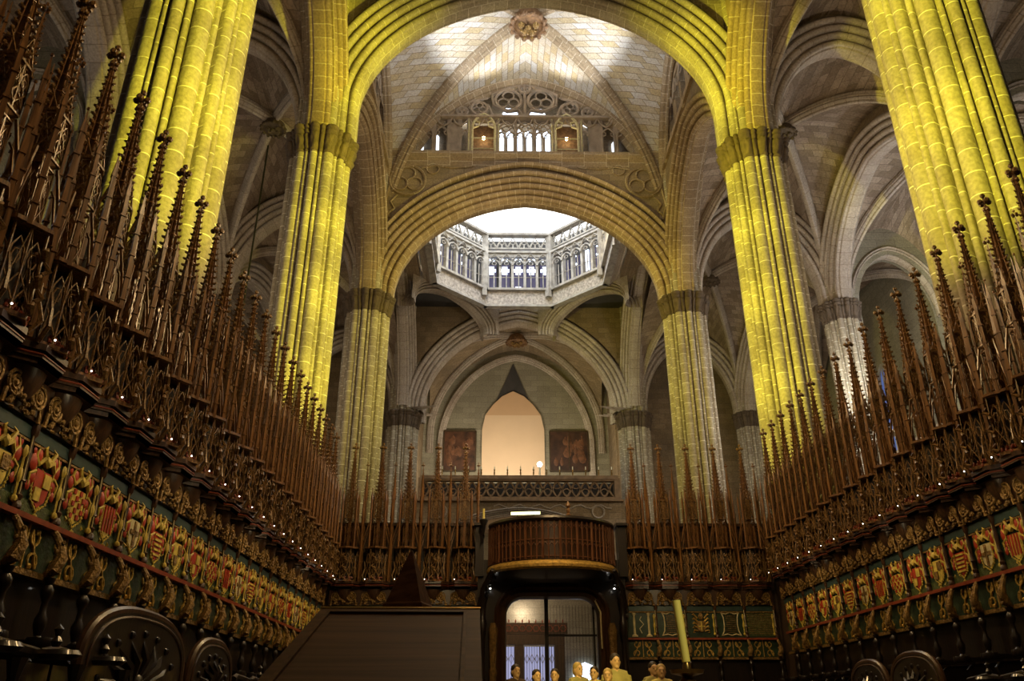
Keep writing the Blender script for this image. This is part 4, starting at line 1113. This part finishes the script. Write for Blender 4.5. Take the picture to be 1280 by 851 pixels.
def front_seat(label):
    t = thing('front_stall', label, 'seat')
    m = MB(); m.box(0, 0, .5, .62, .08, 1.0); m.build('back_board', 'dark', t, smooth=0)
    m = MB(); m.lathe([(.001, 1.03), (.09, 1.03), (.115, 1.055), (.10, 1.08), (.001, 1.09)], (-.31, .06, 0), 16, sy=1.3); m.tube([(-.31, -.05, 1.06), (0, -.12, 1.10), (.31, -.05, 1.06)], .035, 6); m.build('armrest', 'dark', t)
    m = MB(); m.lathe([(.05, .5), (.06, .6), (.035, .65), (.05, .8), (.03, .9), (.055, 1.0)], (-.31, .2, 0), 8); m.build('turned_post', 'dark', t)
    m = MB(); m.lathe([(.02, 1.10), (.035, 1.13), (.015, 1.16), (.03, 1.2), (.001, 1.23)], (-.31, .05, 0), 8); m.build('knob', 'dark', t)
    return t
fs = None
for s in (-1, 1):
    for i in range(22):
        y = 3.6+.655*i
        if s < 0 and 5.6 < y < 8.9: continue
        if s > 0 and 9.6 < y < 12.2: continue
        loc = (s*4.0, y, .12); rz = -PI/2 if s < 0 else PI/2
        lab = 'low dark front-row stall with round armrest on the %s, %s from the camera' % ('left' if s < 0 else 'right', ORD[i])
        if fs is None: fs = front_seat(lab); fs.location = loc; fs.rotation_euler.z = rz; fs['group'] = 'low front-row stalls'
        else: dup(fs, loc, rz, lab)

# ------------------------------------------------------------------ end wall doorway and balcony
t = thing('choir_doorway', 'dark carved wooden doorway with rounded opening under the curved balcony', 'doorway', (0, 20, 0))
def dpoly(w, ztop, r, n=8):
    return [(w-r+r*math.cos(a*PI/2/n), ztop-r+r*math.sin(a*PI/2/n)) for a in range(n+1)]+[(-w+r-r*math.cos(a*PI/2/n), ztop-r+r*math.sin(a*PI/2/n)) for a in range(n, -1, -1)]
inner = dpoly(1.1, 3.36, .42)
m = MB(); path = [(-1.1, 0)]+[(x, z) for x, z in reversed(inner)]+[(1.1, 0)]
wall_arch(m, (0, 0, 0), 0, path, -1.75, 1.75, 4.2, -.25, .5, 0); m.build('door_surround', 'dark', t, smooth=0)
m = MB(); sweep(m, path, [(.0, .25), (-.03, .1), (-.03, -.1), (.0, -.25), (.08, -.31), (.14, -.25), (.2, -.32), (.26, -.25)], (0, 0, 0), 0); m.build('moulded_frame', 'mid', t)
for s in (-1, 1):
    m = MB(); m.lathe([(.11, 0), (.12, .4), (.07, .5), (.06, 1.2), (.09, 1.3), (.06, 1.4), (.055, 2.4), (.08, 2.5), (.10, 2.75), (.06, 2.85), (.07, 3.1), (.12, 3.3)], (s*1.62, -.45, 0), 10); m.build('carved_column', 'dark', t)
    m = MB(); m.lathe([(.09, 0), (.10, .6), (.08, 1.6), (.10, 1.7), (.07, 1.8), (.10, 2.4), (.11, 2.6), (.06, 2.75)], (s*1.38, -.36, 0), 8); m.build('gilded_pilaster', 'oldgold', t)
    m = MB()
    for k in range(9): m.blob((s*(1.72-.012*k*k*.6), -.4-.03*k, 2.9+.12*k), .06, 6)
    m.tube([(s*1.7, -.4, 3.0), (s*1.62, -.6, 3.5), (s*1.4, -1.0, 3.85)], [.08, .06, .05], 6); m.build('scroll_bracket', 'dark', t)
    m = MB(); m.blob((s*1.45, -.5, 3.5), .02, 8); m.build('small_lamp', 'spark', t)
m = MB()
for k in range(13):
    x = -1.0+.167*k; m.tube([(x-.08, -.36, 3.78), (x, -.38, 3.68), (x+.08, -.36, 3.78)], .014, 4); m.blob((x, -.38, 3.66), .02, 5)
m.build('cusped_fringe', 'spire', t)
m = MB(); m.tube([(1.12, -.34, 2.2), (1.12, -.34, 3.0), (1.0, -.34, 3.25)], .02, 6); m.build('edge_strip', 'cream', t)
# iron gate in the doorway
t = thing('iron_gate', 'thin black iron gate bars standing in the choir doorway', 'gate', (0, 20.1, 0))
m = MB(); m.box(-.12, 0, 1.7, .09, .05, 3.4); m.box(.5, 0, 2.52, 1.2, .04, .05); m.box(1.0, 0, 1.7, .05, .04, 3.4); m.build('frame_bars', 'iron', t, smooth=0)
m = MB()
for k in range(14): m.tube([(-.02+.075*k, 0, 0), (-.02+.075*k, 0, 3.2)], .005, 4)
m.build('upright_bars', 'iron', t)
# balcony (curved front)
t = thing('balcony', 'curved reddish wooden balcony with traceried panels over the doorway', 'balcony', (0, 20, 0))
def arcpt(u, r=0): # u -1..1, shallow curve
    return Vector((u*(1.47+r*.5), -1.4*math.sqrt(max(0, 1-(u*.97)**2))**1.0*(1) - .1 - r, 0))
NB = 40
us = [math.sin((i/NB-.5)*PI) for i in range(NB+1)]
m = MB(); m.surf([[arcpt(u, r)+Vector((0, 0, z)) for u in us] for r, z in ((0, 4.0), (0, 4.9))]); m.surf([[arcpt(u, -.08)+Vector((0, 0, z)) for u in us] for z in (4.0, 4.9)]); m.build('curved_front', 'mid', t)
m = MB(); m.surf([[arcpt(u, r)+Vector((0, 0, z)) for u in us] for r, z in ((-.1, 4.88), (.06, 4.88), (.09, 4.93), (.06, 4.99), (-.1, 5.0))]); m.build('top_rail', 'dark', t)
m = MB(); m.surf([[arcpt(u, r)+Vector((0, 0, z)) for u in us] for r, z in ((.02, 4.0), (.08, 3.96), (.14, 3.90), (.14, 3.84), (.08, 3.80))]); m.build('base_moulding', 'gold', t)
m = MB(); m.surf([[arcpt(u, r)+Vector((0, 0, z)) for u in us] for r, z in ((.08, 3.80), (-.1, 3.72), (-.5, 3.66), (-.9, 3.62))])
m.surf([[arcpt(u, -.05)*(1-q*.999)+Vector((0, -.05, 4.02)) for u in us] for q in (0, 1)]); m.build('floor_underside', 'dark', t)
m = MB(); nP = 34; uu = [math.sin((i/nP-.5)*PI*.985) for i in range(nP+1)]
for i, u in enumerate(uu):
    p = arcpt(u, .03); m.tube([(p.x, p.y, 4.02), (p.x, p.y, 4.88)], .032 if i % 3 == 0 else .018, 5)
    if i < nP:
        q_ = arcpt(uu[i+1], .03)
        for z0 in (4.08, 4.46):
            h = .30; md = (p+q_)/2
            m.tube([(p.x, p.y, z0+h*.75), (md.x, md.y-.01, z0+h*1.05), (q_.x, q_.y, z0+h*.75)], .010, 4)
            m.tube([(p.x, p.y, z0), (q_.x, q_.y, z0)], .014, 4)
        m.tube([(p.x, p.y, 4.84), (md.x if False else (p.x+q_.x)/2, (p.y+q_.y)/2, 4.76), (q_.x, q_.y, 4.84)], .01, 4)
m.build('tracery_panels', 'balcony', t)
for s in (-1, 1):
    m = MB(); m.box(s*1.72, -.15, 4.4, .2, .4, 1.2); m.box(s*1.72, -.2, 5.02, .28, .5, .06); m.build('end_pier', 'dark', t, smooth=0)
# pale rising candle on a sconce left of the balcony, knob ornament right
t = thing('wall_candle', 'pale candle in an iron sconce at the left end of the balcony', 'candle', (-1.62, 19.2, 5.0))
m = MB(); m.tube([(0, 0, .05), (0, 0, .30)], .03, 8); m.build('candle', 'candle', t)
m = MB(); m.lathe([(.02, -.3), (.05, -.1), (.10, 0), (.10, .04), (.03, .06)], n=10); m.tube([(0, .4, -.3), (0, .1, -.32), (0, 0, -.2)], .02); m.build('sconce', 'iron', t)
t = thing('lamp_tube', 'slim glowing yellow-green lamp tube lying along the balcony top', 'lamp', (-.62, 19.3, 5.22))
m = MB(); m.tube([(-.35, 0, -.01), (.35, 0, .01)], .035, 8); m.build('tube', 'tube', t); m = MB(); m.box(-.2, .05, -.2, .04, .04, .36); m.box(.2, .05, -.2, .04, .04, .36); m.build('brackets', 'iron', t, smooth=0)
t = thing('finial_knob', 'small turned wooden knob rising from the middle of the balcony rail', 'finial', (.35, 18.65, 4.99))
m = MB(); m.lathe([(.06, 0), (.07, .04), (.03, .08), (.05, .15), (.03, .2), (.06, .26), (.03, .33), (.001, .38)], n=10); m.build('knob', 'spire', t)

# ------------------------------------------------------------------ foreground desk, pyramid lectern, candle
def cam_ray(u, v):
    c = Vector(((u-640)/f, -(v-425.5)/f, -1)); return Vector((c.dot(dX), c.dot(dY), c.dot(dZ)))
t = thing('reading_desk', 'large dark oak reading desk with sloping panelled top in the centre foreground', 'desk', (-2.125, 4.0, 0), .03)
Wd = .745; Ld = 1.5; zt = 1.305; sl = .325
def DP(x, d, up=0): # x 0..Wd, d distance toward camera
    return Vector((x, -d, zt-sl*d+up))
m = MB(); m.poly([(0, 0), (Ld, 0), (Ld, .05), (0, .05)], (0, 0, zt-.05), (0, -1, -sl), (0, 0, 1), 0) if False else None
tl = math.hypot(1, sl)
def slab(mb, x0, x1, d0, d1, u0, u1):
    P = [DP(x0, d0, u0), DP(x1, d0, u0), DP(x1, d1, u0), DP(x0, d1, u0), DP(x0, d0, u1), DP(x1, d0, u1), DP(x1, d1, u1), DP(x0, d1, u1)]
    b = len(mb.v); mb.v += [tuple(p) for p in P]
    for q in ((0, 1, 2, 3), (4, 7, 6, 5), (0, 4, 5, 1), (1, 5, 6, 2), (2, 6, 7, 3), (3, 7, 4, 0)): mb.face([b+i for i in q], [(0, 0)]*4)
m = MB(); slab(m, 0, Wd, 0, Ld, -.05, 0); m.build('sloping_top', 'desk', t, smooth=0)
m = MB()
slab(m, 0.045, Wd-.06, .11, .125, 0, .012); slab(m, .045, .06, .11, Ld-.1, 0, .012); slab(m, Wd-.075, Wd-.06, .11, Ld-.1, 0, .012); slab(m, 0.045, Wd-.06, Ld-.12, Ld-.1, 0, .012)
m.build('panel_moulding', 'desk', t, smooth=0)
m = MB(); m.tube([DP(-.005, 0, -.005), DP(Wd+.005, 0, -.005)], .013, 8); m.build('top_edge', 'brass', t)  # brass rod put in for the pale highlight along the edge
m = MB()
P = [(0, 0), (-Ld*.98, 0), (-Ld*.98, zt-sl*Ld-.05), (0, zt-.05)]
m.poly(P, (.03, -.02, 0), (0, 1, 0), (0, 0, 1), .03); m.poly(P, (Wd-.06, -.02, 0), (0, 1, 0), (0, 0, 1), .03)
m.box(Wd/2, -.03, zt/2-.04, Wd-.08, .03, zt-.1); m.build('cabinet', 'desk', t, smooth=0)
t = thing('pyramid_lectern', 'dark brown pyramid-topped lectern standing behind the reading desk', 'lectern', (-2.13, 8.0, 0), .2)
m = MB(); m.lathe([(.001, 1.70), (.27, 1.70), (.27, 1.78), (.24, 1.80), (.02, 2.28), (.001, 2.3)], (0, 0, 0), 4, .35, 2*PI+.35); m.build('pyramid', 'desk', t, smooth=0)
m = MB(); m.lathe([(.25, 0), (.25, .08), (.08, .15), (.06, .6), (.10, .7), (.06, .8), (.07, 1.5), (.14, 1.6), (.16, 1.7)], n=12); m.build('pedestal', 'desk', t)
t = thing('altar_candlestick', 'tall yellow candle on a brass candlestick before the right end-wall stalls', 'candlestick', (.02, 6.0, 0))
m = MB(); m.tube([(.0, 0, 1.175), (-.035, 0, 1.585)], .029, 12); m.build('candle', 'candle', t)
m = MB(); m.lathe([(.001, 0), (.16, 0), (.16, .04), (.05, .1), (.03, .4), (.05, .5), (.03, .6), (.035, .95), (.06, 1.05), (.03, 1.08), (.11, 1.10), (.12, 1.125), (.03, 1.12), (.03, 1.15), (.018, 1.18), (.001, 1.18)], n=20); m.build('holder', 'brass', t)

# ------------------------------------------------------------------ people near the doorway
def ellips(mb, c, r, n=14):
    b = len(mb.v); prof = [(math.sin(PI*i/8)+1e-4, -math.cos(PI*i/8)) for i in range(9)]; mb.lathe(prof, n=n)
    for i in range(b, len(mb.v)): v = mb.v[i]; mb.v[i] = (c[0]+v[0]*r[0], c[1]+v[1]*r[1], c[2]+v[2]*r[2])
def remesh(o, vs):
    md = o.modifiers.new('Remesh', 'REMESH'); md.mode = 'VOXEL'; md.voxel_size = vs; md.use_smooth_shade = True
    md = o.modifiers.new('Smooth', 'SMOOTH'); md.factor = .5; md.iterations = 2
def person(label, loc, rz, H, shirt, hair, group=None):
    t = thing('person', label, 'person', loc, rz); S = H/1.72
    m = MB()
    ellips(m, (0, 0, 1.58), (.075, .095, .118)); m.tube([(0, .01, 1.40), (0, 0, 1.52)], .055, 10)
    m.tube([(0, -.09, 1.60), (0, -.115, 1.555)], [.010, .017], 6); ellips(m, (0, -.075, 1.505), (.035, .03, .03), 8)
    ellips(m, (0, -.088, 1.53), (.025, .012, .008), 8); ellips(m, (0, -.075, 1.625), (.055, .03, .012), 8)
    for s in (-1, 1):
        ellips(m, (s*.077, .01, 1.575), (.014, .022, .032), 8)
        m.tube([(s*.18, 0, 1.38), (s*.22, .01, 1.12), (s*.22, -.05, .88)], [.052, .042, .028], 10)
        ellips(m, (s*.22, -.06, .82), (.02, .038, .05), 8)
        for k in range(4): m.tube([(s*.22, -.085+.018*k, .79), (s*.222, -.09+.018*k, .75), (s*.215, -.085+.018*k, .715-(.01 if k in (0, 3) else 0))], .0095, 6)
        m.tube([(s*.215, -.09, .84), (s*.205, -.115, .80), (s*.2, -.12, .77)], .011, 6)
        m.tube([(s*.09, 0, .92), (s*.10, -.01, .5), (s*.10, .02, .08)], [.085, .058, .04], 12); ellips(m, (s*.10, -.05, .04), (.045, .12, .04), 10)
    ellips(m, (0, 0, 1.0), (.16, .11, .14)); ellips(m, (0, 0, 1.25), (.185, .12, .19)); m.tube([(-.17, 0, 1.39), (0, 0, 1.42), (.17, 0, 1.39)], [.05, .07, .05], 10)
    b = m.build('body', 'skin', t); remesh(b, .013)
    m = MB(); ellips(m, (0, 0, 1.24), (.205, .14, .21)); ellips(m, (0, 0, 1.02), (.18, .135, .15)); m.tube([(-.18, 0, 1.385), (0, .01, 1.42), (.18, 0, 1.385)], [.065, .078, .065], 10)
    for s in (-1, 1): m.tube([(s*.18, 0, 1.38), (s*.225, .01, 1.12), (s*.224, -.035, .95)], [.068, .056, .045], 10)
    o = m.build('shirt', shirt, t); remesh(o, .02)
    m = MB()
    for s in (-1, 1): m.tube([(s*.08, 0, .98), (s*.10, -.01, .5), (s*.10, .02, .06)], [.12, .085, .07], 12)
    ellips(m, (0, 0, .95), (.18, .13, .12)); o = m.build('trousers', 'hair' if False else 'dark', t); remesh(o, .02)
    m = MB(); ellips(m, (0, .025, 1.625), (.086, .098, .093), 16); ellips(m, (0, .05, 1.56), (.082, .075, .09), 14)
    m.build('hair', hair, t)
    m = MB()
    for s in (-1, 1): ellips(m, (s*.03, -.087, 1.592), (.012, .008, .007), 8)
    m.build('eyes', 'eye', t)
    t.scale = (S, S, S)
    return t
M['shy'] = plain('YellowShirt', (.60, .50, .16), .8, var=.15); M['shg'] = plain('OliveShirt', (.32, .27, .10), .8, var=.15); M['shd'] = plain('DarkJacket', (.06, .03, .02), .8, var=.15); M['shr'] = plain('RedShirt', (.30, .06, .03), .8, var=.15)
pp = [((.0-.62, 14.6), .3, 1.54, 'shd', 'hair', 'person in a dark jacket at the left end of the group by the doorway'),
      ((-.28, 15.2), -.2, 1.58, 'shr', 'hair', 'person in a red top, third from the left of the group'),
      ((.10, 14.8), .5, 1.66, 'shg', 'hairblond', 'fair-haired person in an olive shirt in the middle of the group'),
      ((.42, 15.3), -.3, 1.62, 'shy', 'hair', 'dark-haired person in a pale yellow shirt, left of the tallest one'),
      ((.70, 14.5), .15, 1.78, 'shg', 'hair', 'tallest dark-haired person rising above the rest of the group'),
      ((.48, 13.9), -.2, 1.52, 'shy', 'hairblond', 'short fair-haired person in yellow in front of the tallest one'),
      ((1.42, 15.0), .2, 1.68, 'shg', 'hair', 'dark-haired person at the right before the bright doorway'),
      ((1.40, 14.2), -.1, 1.60, 'shy', 'hairblond', 'short fair-haired person in yellow at the right end of the group'),
      ((-.95, 15.4), .4, 1.66, 'shd', 'hair', 'person in dark clothes partly behind the desk at the far left of the group')]
for (x, y), rz, H, sh, ha, lb in pp: person(lb, (x, y, 0), rz, H, sh, ha)

# hanging rod/cable in the left aisle
t = thing('hanging_cable', 'thin dark cable hanging from the left aisle vault', 'cable', (-10.6, 26.3, 12))
m = MB(); m.tube([(0, 0, 0), (0, 0, 9.6)], .035, 6); m.build('cable', 'iron', t); m = MB(); m.blob((0, 0, 0), .12, 8); m.build('weight', 'iron', t)

# ------------------------------------------------------------------ lights
def spot(loc, tgt, e, col, ang, blend=.5, r=.25):
    l = bpy.data.lights.new('spot_light', 'SPOT'); l.energy = e; l.color = col; l.spot_size = math.radians(ang); l.spot_blend = blend; l.shadow_soft_size = r
    o = bpy.data.objects.new('spot_light', l); C.objects.link(o); o.location = loc
    o.rotation_euler = (Vector(tgt)-Vector(loc)).to_track_quat('-Z', 'Y').to_euler(); return o
def point(loc, e, col, r=.2):
    l = bpy.data.lights.new('point_light', 'POINT'); l.energy = e; l.color = col; l.shadow_soft_size = r
    o = bpy.data.objects.new('point_light', l); C.objects.link(o); o.location = loc; return o
def area(loc, tgt, e, col, sx, sy):
    l = bpy.data.lights.new('area_light', 'AREA'); l.energy = e; l.color = col; l.shape = 'RECTANGLE'; l.size = sx; l.size_y = sy
    o = bpy.data.objects.new('area_light', l); C.objects.link(o); o.location = loc
    o.rotation_euler = (Vector(tgt)-Vector(loc)).to_track_quat('-Z', 'Y').to_euler(); return o
YEL = (1.0, .89, .05)
def aim(src, az_tgt, el):
    d = Vector((az_tgt[0]-src[0], az_tgt[1]-src[1], 0)); return (src[0]+d.x, src[1]+d.y, src[2]+d.length*math.tan(math.radians(el)))
for s in (-1, 1):
    p = (-s*3.0, 3.0, 7.4)
    for el in (9, 20, 31, 42): spot(p, aim(p, (s*7.25, 11.9), el), 10500, YEL, 21, 1, .12)
    p = (-s*5.7, 13.3, 14.5)
    for el in (-24, -14, -4, 6, 16, 26): spot(p, aim(p, (s*7.25, 21.9), el), 11500, YEL, 19, 1, .12)
    spot(p, aim(p, (s*6.6, 21.9), 35), 6000, YEL, 16, 1, .12)
    p = (-s*6.0, 13.5, 13); spot(p, (s*6.0, 21.2, 21.3), 4500, YEL, 22, 1, .12)
    p = (-s*1.5, 17.5, 11); spot(p, (s*4.9, 21.2, 23.4), 900, YEL, 22, .9, .12)
    for el in (-28, -16, -4, 8, 20): spot((-s*4.5, 23.5, 19.0), aim((-s*4.5, 23.5, 19.0), (s*6.6, 33), el), 3600 if el < 5 else 1700, (1, .84, .10), 28, 1)
    # daylight of the tribune windows, and fill points added in the aisles
    k = 1.0 if s > 0 else .62
    area((s*18.9, 27.4, 15), (s*10, 27.4, 20), 120*k, (.85, .92, 1), 3, 5)
    area((s*18.9, 17, 15), (s*10, 17, 20), 100*k, (.85, .92, 1), 3, 5)
    point((s*11, 27.4, 13), 480*k, (1, .76, .50), .3)
    point((s*11, 17, 13), 360*k, (1, .76, .50), .3)
    point((s*11, 40.5, 13), 420*k, (1, .80, .55), .3)
    # uplights added on the nave side to brighten the vault webs
    spot((s*6.3, 27.4, 25.3), (-s*.2, 27.4, 30.9), 2500, (.88, .93, 1), 74, .6, .12)
    spot((s*1.6, 32.45, 28.75), (s*1.2, 28.0, 30.6), 430, (1, .98, .95), 110, .8, .05)
    point((s*4.3, 39.6, 26.8), 220, (1, .8, .45), .12)
point((16.8, 28.5, 16.5), 420, (.95, .95, 1), .3)
point((13.0, 30.6, 13.0), 480, (1, .97, .9), .15)
spot((5.5, 24, 23), (-5.5, 44, 20), 700, (1, .75, .5), 60, .8)
spot((-5.0, 35, 17), (5.6, 47, 21), 1700, YEL, 50, .8)
point((0, 29.5, 20.5), 380, (1, .74, .24), .4)
area((0, 24.2, 25.2), (0, 27.6, 31), 210, (.90, .94, 1), 7, .6)  # added fill light, brightens the vault webs
area((0, 40.6, 29.7), (0, 40.6, 20), 480, (.86, .92, 1), 7, 7)
area((-1, 49.0, 14), (-.2, 55, 18), 520, (1, .84, .62), 8, 1)
point((0, 51, 8), 200, (1, .72, .45), .3)
# warm lights added over the choir, without fixtures, to brighten the spires
for y in (5, 11, 17):
    point((0, y, 9.5), 620, (1, .66, .30), .4)
for s in (-1, 1):
    for y in (3.8, 6.5, 9.2, 12.5, 16): spot((s*3.9, y, 3.5), (s*5.4, y+.5, 2.9), 15, (1, .80, .45), 80, .8, .05)
spot((.6, 4, 5.0), (.2, 14.5, 1.5), 4200, (1, .80, .22), 12, .5)
spot((1.4, 2.6, 3.8), (-.02, 6, 1.38), 330, (1, .90, .45), 12, .5)  # added spot, brightens only the tall candle
point((.3, 54.3, 6.7), 90, (1, .80, .62), .1)
for s in (-1, 1): spot((s*3.0, 16.5, 4.0), (s*3.6, 20, 2.8), 40, (1, .8, .42), 70, .8, .05)  # added spots for more brightness on the end-wall panels
w = bpy.data.worlds.new('world'); bpy.context.scene.world = w; w.use_nodes = True
w.node_tree.nodes['Background'].inputs[0].default_value = (.9, .75, .55, 1); w.node_tree.nodes['Background'].inputs[1].default_value = .012

sc = bpy.context.scene
sc.view_settings.view_transform = 'Standard'; sc.view_settings.look = 'None'; sc.view_settings.exposure = 0; sc.view_settings.gamma = 1; sc.view_settings.use_curve_mapping = False
